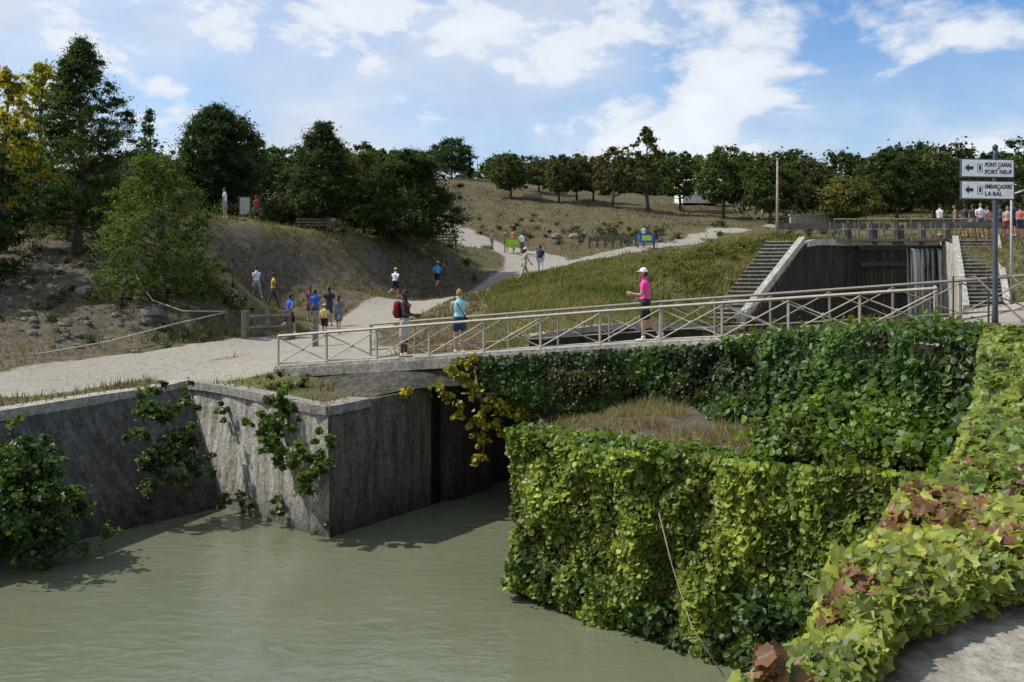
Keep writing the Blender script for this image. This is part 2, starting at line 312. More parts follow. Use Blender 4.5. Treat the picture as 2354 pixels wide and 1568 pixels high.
# ------------------------------------------------------------------ walls
def loft(mb,top,foot,mat,col,step=.45,amp=.05,seed=1,rows=7):
    top=A(top,float); foot=A(foot,float); T=[];Bo=[]
    for i in range(len(top)-1):
        k=max(1,int(np.linalg.norm(top[i+1]-top[i])/step))
        for j in range(k): T.append(top[i]+(top[i+1]-top[i])*j/k); Bo.append(foot[i]+(foot[i+1]-foot[i])*j/k)
    T.append(top[-1]);Bo.append(foot[-1]); T=A(T);Bo=A(Bo); n=len(T)
    V=[]
    for r_ in range(rows+1):
        t=r_/rows; P=T*(1-t)+Bo*t
        if 0<r_: 
            q=P[:,0]*1.1-P[:,1]*.9
            P=P.copy(); P[:,1]+=amp*(fbm(q*1.4,P[:,2]*1.1,seed)-.5)*2; P[:,0]+=amp*(fbm(q*1.4+9,P[:,2]*1.1,seed+3)-.5)*2
        V.append(P)
    V=np.concatenate(V); fs=[(r_*n+i,r_*n+i+1,(r_+1)*n+i+1,(r_+1)*n+i) for r_ in range(rows) for i in range(n-1)]
    mb.raw(V,[f[::-1] for f in fs],mat,col,True)
def z3(p,off=0): return (p[0],p[1],h1(p[0],p[1])+off)
def coping(mb,line,w_in,w_out,hgt,mat,col,off=.06):
    P=dens(line,.6); P=A(P); 
    d=np.gradient(P,axis=0); d/=np.linalg.norm(d,axis=1)[:,None]; nr=np.stack([d[:,1],-d[:,0]],1)
    z=H(P[:,0],P[:,1])+off
    a=P+nr*w_out; b_=P-nr*w_in; n=len(P); V=[]
    for q,zz in ((a,z-hgt),(a,z),(b_,z),(b_,z-hgt)): V.append(np.concatenate([q,zz[:,None]],1))
    V=np.concatenate(V); fs=[]
    for i in range(n-1):
        for k in range(4):
            k2=(k+1)%4; fs.append((k*n+i,k*n+i+1,k2*n+i+1,k2*n+i))
    fs+= [(0,n,2*n,3*n),(n-1,4*n-1,3*n-1,2*n-1)]
    mb.add(V,fs,mat,col)
DK=(.115,.108,.092)
mb=MB()
loft(mb,[(-16,10,E-2.85),(-10.9,20.9,E-2.85)],[(-15.5,9.9,-.4),(-10.2,20.4,-.4)],0,(.12,.113,.098),amp=.05)  # concrete coloured dark, with the wall's shade put into the tone
loft(mb,[(-10.9,20.9,E-2.85),(-8.9,27.2,E-2.85)],[(-10.2,20.4,-.4),(-6.95,24.5,-.4)],0,(.12,.113,.098),amp=.05)
loft(mb,[(-19,-12,E-2.85),(-16,10,E-2.85)],[(-18,-12,-.4),(-15.5,9.9,-.4)],0,DK)
coping(mb,[(-19,-12),(-16,10),(-10.9,20.9),(-8.9,27.1)],.45,.06,.22,1,(.36,.34,.29))
mb.build('canal_retaining_wall',[M_wall,M_cop])
mb=MB()
loft(mb,[(-8.9,27.2,E-2.85),(-4.9,22.7,E-2.85)],[(-6.95,24.5,-.4),(-4.35,22.05,-.4)],0,(.38,.36,.31),amp=.07,rows=16,step=.22)  # lighter copy of the concrete tone paints the sunlit face
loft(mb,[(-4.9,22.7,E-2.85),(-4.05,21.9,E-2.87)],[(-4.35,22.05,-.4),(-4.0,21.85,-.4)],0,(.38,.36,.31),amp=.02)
loft(mb,[(-4.05,21.9,E-2.87),(-2.04,25,E-2.72)],[(-4.0,21.85,-.4),(-2.04,25,-.4)],0,(.15,.134,.105),amp=.015)  # darker copy of the same concrete paints the face turned from the sun
loft(mb,[(-2.04,25,E-2.6),(-1.85,25.35,E-2.5),(-2.05,25.6,E-2.5)],[(-2.04,25,-.4),(-1.85,25.35,-.4),(-2.05,25.6,-.4)],0,(.03,.028,.024),amp=0)  # slot coloured near-black, painting the shade inside the recess
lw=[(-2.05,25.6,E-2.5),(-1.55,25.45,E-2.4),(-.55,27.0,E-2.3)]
loft(mb,lw,[(x,y,-.4) for x,y,z in lw],0,(.07,.064,.052),amp=.01)  # wall colour lowered to paint the gloom under the bridge
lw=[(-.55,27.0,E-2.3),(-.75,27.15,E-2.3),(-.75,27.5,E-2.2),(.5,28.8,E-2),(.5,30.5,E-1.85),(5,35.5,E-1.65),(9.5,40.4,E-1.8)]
loft(mb,lw,[(x,y,-.4) for x,y,z in lw],0,(.04,.037,.03),amp=.02)  # inner channel wall, under-bridge shade painted into its colour
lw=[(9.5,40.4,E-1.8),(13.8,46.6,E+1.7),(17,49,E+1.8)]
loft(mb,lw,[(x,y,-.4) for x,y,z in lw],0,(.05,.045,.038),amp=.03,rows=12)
coping(mb,[(-8.8,27.0),(-4.9,22.7),(-4.05,21.9)],.4,.05,.2,1,(.26,.245,.21),.05)
coping(mb,[(-4.05,21.88),(-3.3,23.05)],.55,.04,.2,1,(.26,.245,.21),.045)
coping(mb,[(.5,30.6),(5,35.5),(9.4,40.3)],.4,.06,.2,1,(.33,.31,.27),.06)
coping(mb,[(13.75,46.6),(17,49)],.45,.08,.28,1,(.42,.4,.35),.08)
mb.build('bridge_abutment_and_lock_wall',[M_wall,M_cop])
mb=MB()
RW=[(21,49),(20.5,46),(18.5,41),(19,38),(17.5,34),(11,27),(6.3,27.4),(3.5,23.2)]
top=[z3(p) for p in RW]
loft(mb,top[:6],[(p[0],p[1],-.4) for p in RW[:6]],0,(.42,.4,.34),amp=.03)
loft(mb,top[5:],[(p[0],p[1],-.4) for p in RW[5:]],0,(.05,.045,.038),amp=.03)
coping(mb,[(18.6,40.8),(19,38),(17.5,34),(11,27),(8,27.2)],.5,.06,.25,1,(.36,.34,.3),.1)
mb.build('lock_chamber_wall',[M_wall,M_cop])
mb=MB()
TW=[(3.5,23.2),(4.8,21.5),(5.2,17.8),(6.3,15.8),(6.9,14.5)]
loft(mb,[z3(p) for p in TW],[(p[0],p[1],2.2) for p in TW],0,(.05,.05,.03))
QW=[(6.9,14.5),(5.2,11),(3.5,7.6),(2.3,5.9),(1.22,4),(.1,2),(-.9,0),(-3,-5),(-6,-12)]
loft(mb,[z3(p) for p in QW],[(p[0],p[1],-.4) for p in QW],0,(.07,.065,.045))
mb.build('quay_wall',[M_wall])
mb=MB()
ZB=2.85
BW=[(3.5,23.2),(.1,18.1),(3.67,14.7),(5.0,12.6),(5.4,11.4)]
loft(mb,[(p[0],p[1],ZB-.02) for p in BW],[(3.5,23.2,-.4),(.03,17.98,-.4),(3.6,14.6,-.4),(4.9,12.4,-.4),(5.3,11.2,-.4)],0,(.055,.055,.035))
bt=dens([(3.5,23.2),(.1,18.1),(3.67,14.7),(5.0,12.6),(5.4,11.4),(6.9,14.5),(6.3,15.8),(5.2,17.8),(4.8,21.5)],.5,True)
g=[(a,b_) for a in np.arange(0,7,.35) for b_ in np.arange(11,24,.35)]; g=A(g); bp_=[tuple(p) for p in bt]
ins=inside(g[:,0],g[:,1],bp_)&(distpoly(g[:,0],g[:,1],bp_+[bp_[0]])>.15); g=g[ins]
rr=geometry.delaunay_2d_cdt([Vector(p) for p in bp_]+[Vector(p) for p in g],[(i,(i+1)%len(bp_)) for i in range(len(bp_))],[],0,1e-5)
v2=A([(v[0],v[1]) for v in rr[0]]); f2=A([tuple(f) for f in rr[2]]); c2=v2[f2].mean(1); f2=f2[inside(c2[:,0],c2[:,1],bp_)]
zz=ZB+.35*(fbm(v2[:,0]*1.2,v2[:,1]*1.2,3)-.4)*np.clip(distpoly(v2[:,0],v2[:,1],bp_+[bp_[0]])*2,0,1)
mb.raw(np.stack([v2[:,0],v2[:,1],zz],1),f2,1,(0,0,0),True); mb.C[-1]=np.tile(A([.12,.15,.8]),(len(f2)*3,1))
mb.build('bastion',[M_wall,M_ground])
# ------------------------------------------------------------------ bridge
def dz(x): return E-2.29+.0915*(x+5.17)-.03
near=[(-6.3,26.92),(-5.17,26.5),(2.9,23.5),(5.7,21.75),(8.5,20.0)]
far=[(x+1.0,y+2.9) for x,y in near]
mb=MB()
for (a,b_,c,d) in zip(near[:-1],near[1:],far[:-1],far[1:]):
    k=6
    for i in range(k):
        t0=i/k;t1=(i+1)/k
        q=[(a[0]+(b_[0]-a[0])*t,a[1]+(b_[1]-a[1])*t) for t in (t0,t1)]+[(c[0]+(d[0]-c[0])*t,c[1]+(d[1]-c[1])*t) for t in (t1,t0)]
        q[0]=(q[0][0]-.08,q[0][1]-.3);q[1]=(q[1][0]-.08,q[1][1]-.3)
        zs=[dz(q[0][0]),dz(q[1][0]),dz(q[1][0]),dz(q[0][0])]
        mb.add([(x,y,z) for (x,y),z in zip(q,zs)]+[(x,y,z-.24) for (x,y),z in zip(q,zs)],[(0,1,2,3),(7,6,5,4),(0,4,5,1),(2,6,7,3)]+([(3,7,4,0)] if i==0 else [])+([(1,5,6,2)] if i==k-1 else []),0,(.36,.335,.29))
for (a,b_) in zip(near[:-1],near[1:]):
    p0=A([a[0]-.08,a[1]-.24]);p1=A([b_[0]-.08,b_[1]-.24]); n_=A([.35,.93])*.22
    b4=[(*p0,dz(a[0])-.02),(*p1,dz(b_[0])-.02),(*(p1+n_),dz(b_[0])-.02),(*(p0+n_),dz(a[0])-.02)]
    mb.hexa(b4,[(x,y,z+.09) for x,y,z in b4],0,(.42,.395,.35))
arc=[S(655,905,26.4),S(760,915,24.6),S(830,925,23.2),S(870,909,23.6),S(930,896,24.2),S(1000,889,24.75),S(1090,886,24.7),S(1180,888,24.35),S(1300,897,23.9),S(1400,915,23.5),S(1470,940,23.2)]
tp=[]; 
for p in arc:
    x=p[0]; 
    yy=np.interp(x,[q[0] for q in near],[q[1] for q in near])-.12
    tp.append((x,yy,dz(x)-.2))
loft(mb,tp,arc,1,(.085,.077,.062),step=.2,amp=.03,rows=8)  # spandrel colour lowered, shade painted into the stone
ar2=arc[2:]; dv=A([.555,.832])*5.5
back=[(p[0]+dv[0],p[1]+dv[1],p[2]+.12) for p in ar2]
loft(mb,ar2,back,1,(.05,.045,.038),amp=0,rows=4)  # soffit coloured dark to hold the shade beneath the arch
mb.build('stone_arch_bridge',[M_cop,M_wall])
def railing(name,line,hgt=.87,sp=1.5,zf=dz,col=(.34,.30,.24)):
    mb=MB(); L_=A(line,float); seg=np.linalg.norm(np.diff(L_,axis=0),axis=1); cum=np.concatenate([[0],np.cumsum(seg)])
    n=max(1,int(round(cum[-1]/sp))); P=[]
    for i in range(n+1):
        s_=cum[-1]*i/n; P.append((np.interp(s_,cum,L_[:,0]),np.interp(s_,cum,L_[:,1])))
    B=[A([x,y,zf(x) if zf is dz else zf(x,y)]) for x,y in P]; up=A([0,0,1.])
    for i,p in enumerate(B):
        mb.bar(p-up*.1,p+up*hgt,.055,0,col)
        if i<n:
            q=B[i+1]; mb.bar(p+up*hgt,q+up*hgt,.06,0,col); mb.bar(p+up*.12,q+up*.12,.03,0,col)
            o=A([0,-.02,0]); mb.bar(p+up*.12+o,q+up*(hgt-.05)+o,.028,0,col); mb.bar(p+up*(hgt-.05)-o,q+up*.12-o,.028,0,col)
            c=(p+q)/2+up*(hgt/2+.03); mb.ell(c,(.05,.03,.05),0,col,8,6)
    return mb.build(name,[M_paint])
nr=[(x,y-.08) for x,y in near]
railing('bridge_railing',nr)
fr=[(x,y-.05) for x,y in far]
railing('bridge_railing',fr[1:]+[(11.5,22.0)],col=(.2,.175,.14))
railing('bridge_railing',[(8.5,19.92),(8.75,20.6)],sp=.7)
# ------------------------------------------------------------------ stairs
def stairs(name,bl,br,tl,tr,n,col=(.4,.375,.32),zb=0,zt=0,caps=(1,)):
    mb=MB(); bl,br,tl,tr=[A(q,float) for q in (bl,br,tl,tr)]
    for i in range(n):
        t0=i/n;t1=(i+1)/n+.03; z=zb+(zt-zb)*(i+1)/n
        q=[bl+(tl-bl)*t0,br+(tr-br)*t0,br+(tr-br)*t1,bl+(tl-bl)*t1]
        mb.hexa([(*p,z-.9) for p in q],[(*p,z-.06) for p in q],0,(.07,.063,.05))  # riser blocks coloured dark, painting the shadow lines between treads
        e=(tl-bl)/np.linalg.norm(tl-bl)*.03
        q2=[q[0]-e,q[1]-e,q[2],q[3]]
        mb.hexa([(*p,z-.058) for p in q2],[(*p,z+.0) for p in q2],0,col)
    for sd in caps:
        a,c=((br,tr) if sd>0 else (bl,tl)); w=(br-bl)/np.linalg.norm(br-bl)*.28*sd
        b4=[(*a,zb-.6),(*(a+w),zb-.6),(*(c+w),zt-.6),(*c,zt-.6)]; k=.3
        mb.hexa(b4,[(a[0],a[1],zb+k),(*(a+w),zb+k),(*(c+w),zt+k-.1),(c[0],c[1],zt+k-.1)],0,(.42,.4,.35))
    return mb.build(name,[M_cop])
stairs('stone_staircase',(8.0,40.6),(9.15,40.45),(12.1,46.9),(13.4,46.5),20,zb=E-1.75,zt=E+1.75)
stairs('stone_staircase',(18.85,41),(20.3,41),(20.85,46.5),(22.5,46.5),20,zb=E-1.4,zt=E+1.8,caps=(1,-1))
# ------------------------------------------------------------------ lock gate
mb=MB()
for i in range(22):
    x=17+i*.185; y=49-.35*(1-abs(i-10.5)/10.5); mb.box((x+.09,y,E-.9),(.17,.16,5.0+.05*random.random()),0,0,tuple(A((.045,.04,.032))*(.7+.6*random.random())))
for z in (-2,-.6,.7,1.5): mb.box((19,48.55,E+z),(4.0,.12,.22),0,0,(.05,.045,.035))
for x in (16.6,17.9,18.9,19.2,20.2,21.4): mb.box((x,49.1,E+2.15),(.2,.2,1.0),0,0,(.1,.09,.08))
mb.box((15.7,48.9,E+2.55),(5.6,.3,.3),.06,0,(.13,.12,.1)); mb.box((21.9,48.9,E+2.62),(5,.3,.3),-.08,0,(.15,.14,.12))
for x0,x1 in ((15.5,19),(19.2,22.0)):
    mb.box(((x0+x1)/2,48.2,E+1.85),(x1-x0,.7,.1),0,0,(.16,.15,.13))
    for i,x in enumerate(np.arange(x0,x1,.6)):
        mb.bar((x,47.9,E+1.85),(x,47.9,E+2.85),.06,0,(.14,.13,.11)); mb.bar((x,48.5,E+1.85),(x,48.5,E+2.75),.05,0,(.14,.13,.11))
        if i%2: mb.box((x+.1,48.3,E+2.3),(.22,.3,.75),0,0,(.09,.085,.075))
    for z in (2.35,2.85): mb.bar((x0,47.9,E+z),(x1,47.9,E+z),.06,0,(.2,.18,.15))
mb.build('lock_gate',[M_wood])
m_fall,nt,N,L=newmat('falling_water')
out=N.new('ShaderNodeOutputMaterial'); b=N.new('ShaderNodeBsdfPrincipled'); tr_=N.new('ShaderNodeBsdfTransparent'); mx=N.new('ShaderNodeMixShader')
tc=N.new('ShaderNodeTexCoord'); mp=N.new('ShaderNodeMapping'); mp.inputs['Scale'].default_value=(9,0,.22); no=N.new('ShaderNodeTexNoise'); no.inputs['Scale'].default_value=1.0; no.inputs['Detail'].default_value=5
L.new(tc.outputs['Object'],mp.inputs[0]); L.new(mp.outputs[0],no.inputs['Vector']); mr=N.new('ShaderNodeMapRange'); mr.inputs[1].default_value=.42; mr.inputs[2].default_value=.62; mr.inputs[3].default_value=.0; mr.inputs[4].default_value=.8; L.new(no.outputs[0],mr.inputs[0])
L.new(mr.outputs[0],mx.inputs[0]); L.new(tr_.outputs[0],mx.inputs[1]); L.new(b.outputs[0],mx.inputs[2]); L.new(mx.outputs[0],out.inputs[0]); b.inputs['Base Color'].default_value=(.6,.62,.6,1); b.inputs['Roughness'].default_value=.4
mb=MB(); V=[];nx=10
for j in range(12):
    t=j/11
    for i in range(nx+1): V.append((19.1+1.7*i/nx,48.4-.35*math.sqrt(t)-.05*math.sin(i*2.1),E+1.45-5.0*t*t-.2*t))
mb.raw(V,[(j*(nx+1)+i,j*(nx+1)+i+1,(j+1)*(nx+1)+i+1,(j+1)*(nx+1)+i) for j in range(11) for i in range(nx)],0,(.7,.7,.7),True)
mb.build('lock_waterfall',[m_fall])
# ------------------------------------------------------------------ leaves
T_dia=A([(0,-.5),(.34,0),(0,.55),(-.34,0)])
T_hex=A([(0,-.45),(.38,-.3),(.45,.1),(0,.6),(-.45,.1),(-.38,-.3)])
T_ivy=A([(0,-.32),(.28,-.48),(.52,-.12),(.38,.05),(.36,.28),(.16,.25),(0,.62),(-.16,.25),(-.36,.28),(-.38,.05),(-.52,-.12),(-.28,-.48)])
T_nee=A([(-.09,-.6),(.09,-.6),(.16,.1),(0,.7),(-.16,.1)])
def leaves(mb,P,Nn,size,col,T,mat=0,curl=.12,up=None):
    n=len(P); 
    if n==0: return
    Nn=Nn/(np.linalg.norm(Nn,axis=1)[:,None]+1e-9)
    R=rng.normal(size=(n,3)) if up is None else up+rng.normal(size=(n,3))*.45
    Tg=np.cross(Nn,R); Tg/=np.linalg.norm(Tg,axis=1)[:,None]+1e-9; Bt=np.cross(Nn,Tg)
    k=len(T); size=np.broadcast_to(size,(n,))
    V=P[:,None,:]+size[:,None,None]*(T[None,:,0,None]*Tg[:,None,:]+T[None,:,1,None]*Bt[:,None,:]-curl*(np.abs(T[None,:,0,None])*2)**2*Nn[:,None,:])
    mb.raw(V.reshape(-1,3),np.arange(n*k).reshape(n,k),mat,col)
def randdir(n):
    d=rng.normal(size=(n,3)); return d/np.linalg.norm(d,axis=1)[:,None]
def clumps(mb,cen,rad,per,size,c1,c2,T=T_dia,mat=0,flat=.75,upb=.35,soft=0):
    cen=A(cen); rad=np.broadcast_to(rad,(len(cen),)); n=len(cen)*per
    d=randdir(n); q=rng.random(n)**.45
    if soft: q=np.abs(rng.normal(size=n))*.62+.05
    cr=np.repeat(cen,per,0); rr=np.repeat(rad,per)
    P=cr+d*(q*rr)[:,None]*A([1,1,flat])
    Nn=d*.7+randdir(n)*.8+A([0,0,upb])
    tone=np.repeat(.6+.75*rng.random(len(cen)),per)*(.75+.5*rng.random(n))
    mixr=np.clip(np.repeat(rng.random(len(cen)),per)*.6+rng.random(n)*.5,0,1)[:,None]
    col=(A(c1)*(1-mixr)+A(c2)*mixr)*tone[:,None]
    leaves(mb,P,Nn,size*(.6+.8*rng.random(n)),col,T,mat)
PROF={
 'cone':lambda t:np.interp(t,[0,.12,.3,.7,1],[.55,.95,1,.6,.12]),
 'pine':lambda t:np.interp(t,[0,.15,.45,.8,1],[.65,.95,1,.7,.25]),
 'wide':lambda t:np.interp(t,[0,.2,.5,.8,1],[.7,1,.95,.7,.35]),
 'round':lambda t:np.interp(t,[0,.2,.5,.8,1],[.6,.95,1,.8,.35]),
 'egg':lambda t:np.interp(t,[0,.25,.6,1],[.9,1,.8,.25]),
 'spire':lambda t:np.interp(t,[0,.3,1],[.7,1,.12])}
def tree_into(mb,x,y,zb,h,R,prof,c1,c2,ncl=90,per=70,leaf=.2,cb=.2,T=T_dia,clr=None,trunk=None,bark=(.09,.075,.06),flat=.7):
    f=PROF[prof]; tr=trunk or h*.015+.05; sd_=int(abs(x*7))%97; R=R*1.22
    lean=A([rng.normal()*.03,rng.normal()*.03]); 
    tp=[(x+lean[0]*h*t+.015*h*math.sin(t*5+x),y+lean[1]*h*t,zb-.3+(h*.93+.3)*t) for t in np.linspace(0,1,7)]
    mb.tube(tp,[tr*1.35,tr,tr*.85,tr*.7,tr*.5,tr*.32,.02],7,1,bark)
    t=rng.random(ncl)**1.05; th=rng.random(ncl)*2*math.pi
    lob=.5+.75*vn(np.cos(th)*1.6+x+5,t*6+y+np.sin(th)*1.6,sd_)
    rad=f(t)*R*lob*np.sqrt(.1+.9*rng.random(ncl))
    cz=zb+h*cb+h*(1-cb)*t*.96+.05*h*(rng.random(ncl)-.5)
    cx=x+lean[0]*h*t+rad*np.cos(th); cy=y+lean[1]*h*t+rad*np.sin(th)
    cen=np.stack([cx,cy,cz],1)
    cr=clr or R*.3
    rr=cr*(.4+1.0*rng.random(ncl)**1.5)*(.55+.45*f(t))
    for i in range(0,ncl,max(1,ncl//30)):
        hz=max(zb+h*cb*.7,cz[i]-rad[i]*.55); tt=(hz-zb)/h
        p0=A([x+lean[0]*h*tt,y+lean[1]*h*tt,hz]); mid=(p0+cen[i])/2+A([0,0,-.04*h*rng.random()])
        mb.tube([p0,mid,cen[i]],[tr*.4,tr*.22,.012],4,1,bark)
    clumps(mb,cen,rr,per,leaf,c1,c2,T,flat=flat,soft=1)
def tree(name,u,d,vt,wpx,prof,c1,c2,**k):
    x=X(u,d); y=d; zb=h1(x,y); h=E+(640-vt)/F*d-zb; R=wpx/2/F*d
    mb=MB(); tree_into(mb,x,y,zb,h,R,prof,c1,c2,**k); return mb.build(name,[M_leaf,M_bark])
DG1,DG2=(.016,.032,.011),(.038,.068,.018); MG1,MG2=(.034,.064,.016),(.078,.118,.03); YG=(.33,.30,.035); OL1,OL2=(.045,.058,.022),(.095,.105,.04)
tree('pine_tree',180,45,90,260,'cone',(.026,.05,.015),(.07,.105,.026),ncl=560,per=95,leaf=.13,cb=.13,T=T_nee,clr=.6,flat=.5)
tree('yellow_autumn_tree',95,50,140,220,'cone',(.15,.17,.02),YG,ncl=220,per=80,leaf=.14,cb=.3,clr=.55)
tree('yellow_autumn_tree',5,44,145,150,'cone',(.2,.19,.02),(.45,.38,.045),ncl=150,per=65,leaf=.13,cb=.25,clr=.45)
tree('pine_tree',30,54,330,280,'wide',DG1,DG2,ncl=260,per=100,leaf=.17,cb=.0,clr=.85)
tree('pine_tree',-60,40,300,240,'wide',DG1,DG2,ncl=200,per=90,leaf=.14,cb=.0,clr=.6)
tree('pine_tree',270,62,400,220,'wide',DG1,DG2,ncl=220,per=90,leaf=.17,cb=.0,clr=.8)
tree('willow_tree',378,38.5,340,260,'egg',(.045,.08,.017),(.105,.155,.032),ncl=520,per=90,leaf=.08,cb=.03,clr=.42,trunk=.1)
tree('cypress_tree',345,75,245,75,'spire',(.045,.065,.022),(.09,.12,.038),ncl=130,per=60,leaf=.16,cb=.05)
tree('pine_tree',490,62,240,195,'pine',DG1,DG2,ncl=480,per=95,leaf=.17,cb=.06,T=T_nee,clr=.8,flat=.55)
tree('deciduous_tree',550,66,262,110,'round',(.035,.055,.025),(.07,.1,.04),ncl=220,per=75,leaf=.16,cb=.1,clr=.75)
tree('pine_tree',600,74,360,150,'wide',DG1,DG2,ncl=160,per=80,leaf=.2,cb=.0,clr=.8)
tree('pine_tree',740,58,275,160,'cone',(.022,.045,.014),(.052,.085,.024),ncl=420,per=95,leaf=.15,cb=.16,T=T_nee,clr=.62,flat=.5)
tree('pine_tree',670,60,385,110,'egg',(.035,.055,.022),(.075,.1,.038),ncl=170,per=85,leaf=.15,cb=.06,T=T_nee,clr=.55)
tree('pine_tree',940,60,345,240,'wide',(.02,.037,.011),(.05,.082,.02),ncl=520,per=100,leaf=.16,cb=.14,T=T_nee,clr=.7,flat=.55)
tree('pine_tree',835,66,350,140,'round',(.035,.05,.013),(.085,.098,.026),ncl=220,per=95,leaf=.17,cb=.06,T=T_nee,clr=.7)
for u,d,vt,w,pr,c1,c2,nc in [(1040,140,318,100,'round',(.03,.052,.028),(.06,.095,.045),120),(1175,120,353,100,'round',MG1,OL2,80),(1240,128,362,80,'round',OL1,OL2,55),(1285,118,356,90,'round',OL1,OL2,70),(1325,121,362,80,'round',OL1,(.1,.09,.04),60),(1365,122,360,70,'round',(.06,.055,.028),(.12,.1,.045),45),
   (1408,115,340,95,'round',(.055,.055,.028),(.11,.1,.045),60),(1490,112,286,85,'cone',OL1,(.11,.135,.045),75),(1562,118,348,95,'round',MG1,MG2,80),(1665,108,335,120,'round',DG2,MG2,130),(1710,122,380,80,'round',MG1,MG2,60),(1770,100,362,120,'round',MG1,(.075,.105,.033),130),
   (1850,105,372,120,'round',OL1,OL2,80),(1955,95,412,140,'wide',(.08,.085,.022),(.16,.155,.045),100),(2060,100,345,150,'round',DG1,MG2,130),(2150,102,352,140,'round',MG1,OL2,110)]:
    tree('deciduous_tree',u,d,vt,w,pr,c1,c2,ncl=int(nc*2),per=50,leaf=.28,cb=.25,clr=w/F*d*.14)
mb=MB()
us=list(np.arange(-250,1000,30))+list(np.arange(1060,2700,23))
for u in us:
    u=u+rng.normal()*12
    if u<1000: d=115+rng.random()*25; vt=np.interp(u,[-250,150,350,600,800,1000],[380,370,350,335,340,365])+rng.normal()*14
    elif u<1850: d=150+rng.random()*20; vt=np.interp(u,[1000,1120,1300,1600,1850],[385,372,365,360,350])+rng.normal()*9
    else: d=112+rng.random()*25; vt=np.interp(u,[1850,1980,2100,2250,2700],[365,352,340,355,350])+rng.normal()*16
    x=X(u,d); zb=h1(x,d); h=E+(640-vt)/F*d-zb
    if h<2: continue
    g_=rng.random(); c1=A(DG1)*(1+g_*1.2); c2=A(MG2)*(.5+.8*g_)
    if rng.random()<.2: c1=A(OL1); c2=A(OL2)*1.1
    tree_into(mb,x,d,zb,h,h*(.36+.16*rng.random()),random.choice(['round','egg','pine','wide']),c1,c2,ncl=80,per=34,leaf=.42,cb=.0,clr=h*.14)
mb.build('distant_tree_line',[M_leaf,M_bark])
mb=MB(); cs=[];rs=[]
for u in np.arange(-200,2700,12):
    if 1040<u<1110: continue
    d=(108+rng.random()*8) if u<1000 else (150 if u<1700 else 108+rng.random()*12)
    if 1560<u<1720: continue
    x=X(u,d); cs.append((x,d,h1(x,d)+1.0+rng.random()*1.5)); rs.append(1.6+rng.random()*1.4)
clumps(mb,cs,A(rs),100,.4,DG1,(.06,.078,.026)); mb.build('hedgerow',[M_leaf])
def shrubs(name,L_,leaf=.1,per=90,c1=MG1,c2=MG2,r0=.4):
    mb=MB(); cs=[];rs=[]
    for (u,d,w,hh,nn) in L_:
        for i in range(nn):
            x=X(u,d)+rng.normal()*w/2; y=d+rng.normal()*w/2.5; rr_=r0*(.4+.9*rng.random())
            if inside(A([x]),A([y]),hole)[0]: continue
            cs.append((x,y,h1(x,y)+rr_*.25+rng.random()*hh)); rs.append(rr_)
    clumps(mb,cs,A(rs),per,leaf,c1,c2,soft=1); return mb.build(name,[M_leaf])
shrubs('scrub_bushes',[(1690,48.5,2.2,.3,60),(1640,47,2.2,.3,50),(1570,50,3,.2,45),(1500,52,3,.1,25),(1600,44,2,.15,30),(1400,50,5,.0,30),(1480,44,4,.0,30),(1300,46,4,0,20)],.09,110,(.075,.085,.022),(.17,.175,.055),.42)
shrubs('scrub_bushes',[(300,40,3,.2,20),(440,40.5,1.6,.6,40),(470,41,1.4,.8,30),(100,37,2,.1,6),(60,40,3,.1,10),(240,35,1,.05,4),(420,36,2,.1,10),(30,46,5,.3,30),(250,48,5,.5,40),(120,50,6,.5,30),(200,43,4,.2,20)],.1,90,(.035,.05,.016),(.08,.10,.032),.38)
shrubs('scrub_bushes',[(900,64,6,.3,30),(600,70,8,.5,50),(1350,88,8,.2,40),(1480,90,6,.1,25),(1645,96,1,.3,6),(1820,84,5,.2,18),(1200,95,8,.1,15),(700,66,8,.3,40),(560,62,5,.6,40),(420,60,6,.6,40)],.17,80,(.032,.042,.017),(.075,.085,.033),.6)
def grass(name,n,xr,yr,hg,dens_fn,c1,c2):
    x=rng.uniform(*xr,n); y=rng.uniform(*yr,n); k=(rng.random(n)<dens_fn(x,y))&~inside(x,y,hole)&(pmask(x,y)<.35); x=x[k];y=y[k]
    z=H(x,y); n=len(x); P=np.stack([x,y,z],1); hh=hg*(.5+rng.random(n)); a=rng.random(n)*6.28; w=.014+.0005*y
    dx=np.cos(a)*w; dy=np.sin(a)*w; ln=rng.normal(size=(n,2))*hh[:,None]*.4
    V=np.stack([P+np.stack([-dx,-dy,-.03+0*dx],1),P+np.stack([dx,dy,-.03+0*dx],1),P+np.stack([ln[:,0],ln[:,1],hh],1)],1)
    m=np.clip(fbm(x*.3,y*.3,21)*2.4-.8+rng.normal(size=n)*.15,0,1)[:,None]; col=(A(c1)*(1-m)+A(c2)*m)*(.6+.7*rng.random(n))[:,None]
    mb=MB(); mb.raw(V.reshape(-1,3),np.arange(n*3).reshape(n,3),0,col); return mb.build(name,[M_grass])
grass('grass',150000,(-24,30),(20,62),.17,lambda x,y:np.clip(fbm(x*.5,y*.5,31)*2.4-.8,0.03,1)*np.where((x<-12)&(y>30)&(y<48),.3,1),(.17,.14,.07),(.095,.11,.032))
grass('grass',110000,(-1,14),(29,56),.2,lambda x,y:np.clip(fbm(x*.6,y*.6,35)*3-.9,.1,1),(.25,.225,.10),(.12,.14,.04))
grass('grass',60000,(-60,90),(60,125),.25,lambda x,y:np.clip(fbm(x*.2,y*.2,41)*2-.6,0,1),(.18,.14,.08),(.10,.105,.04))
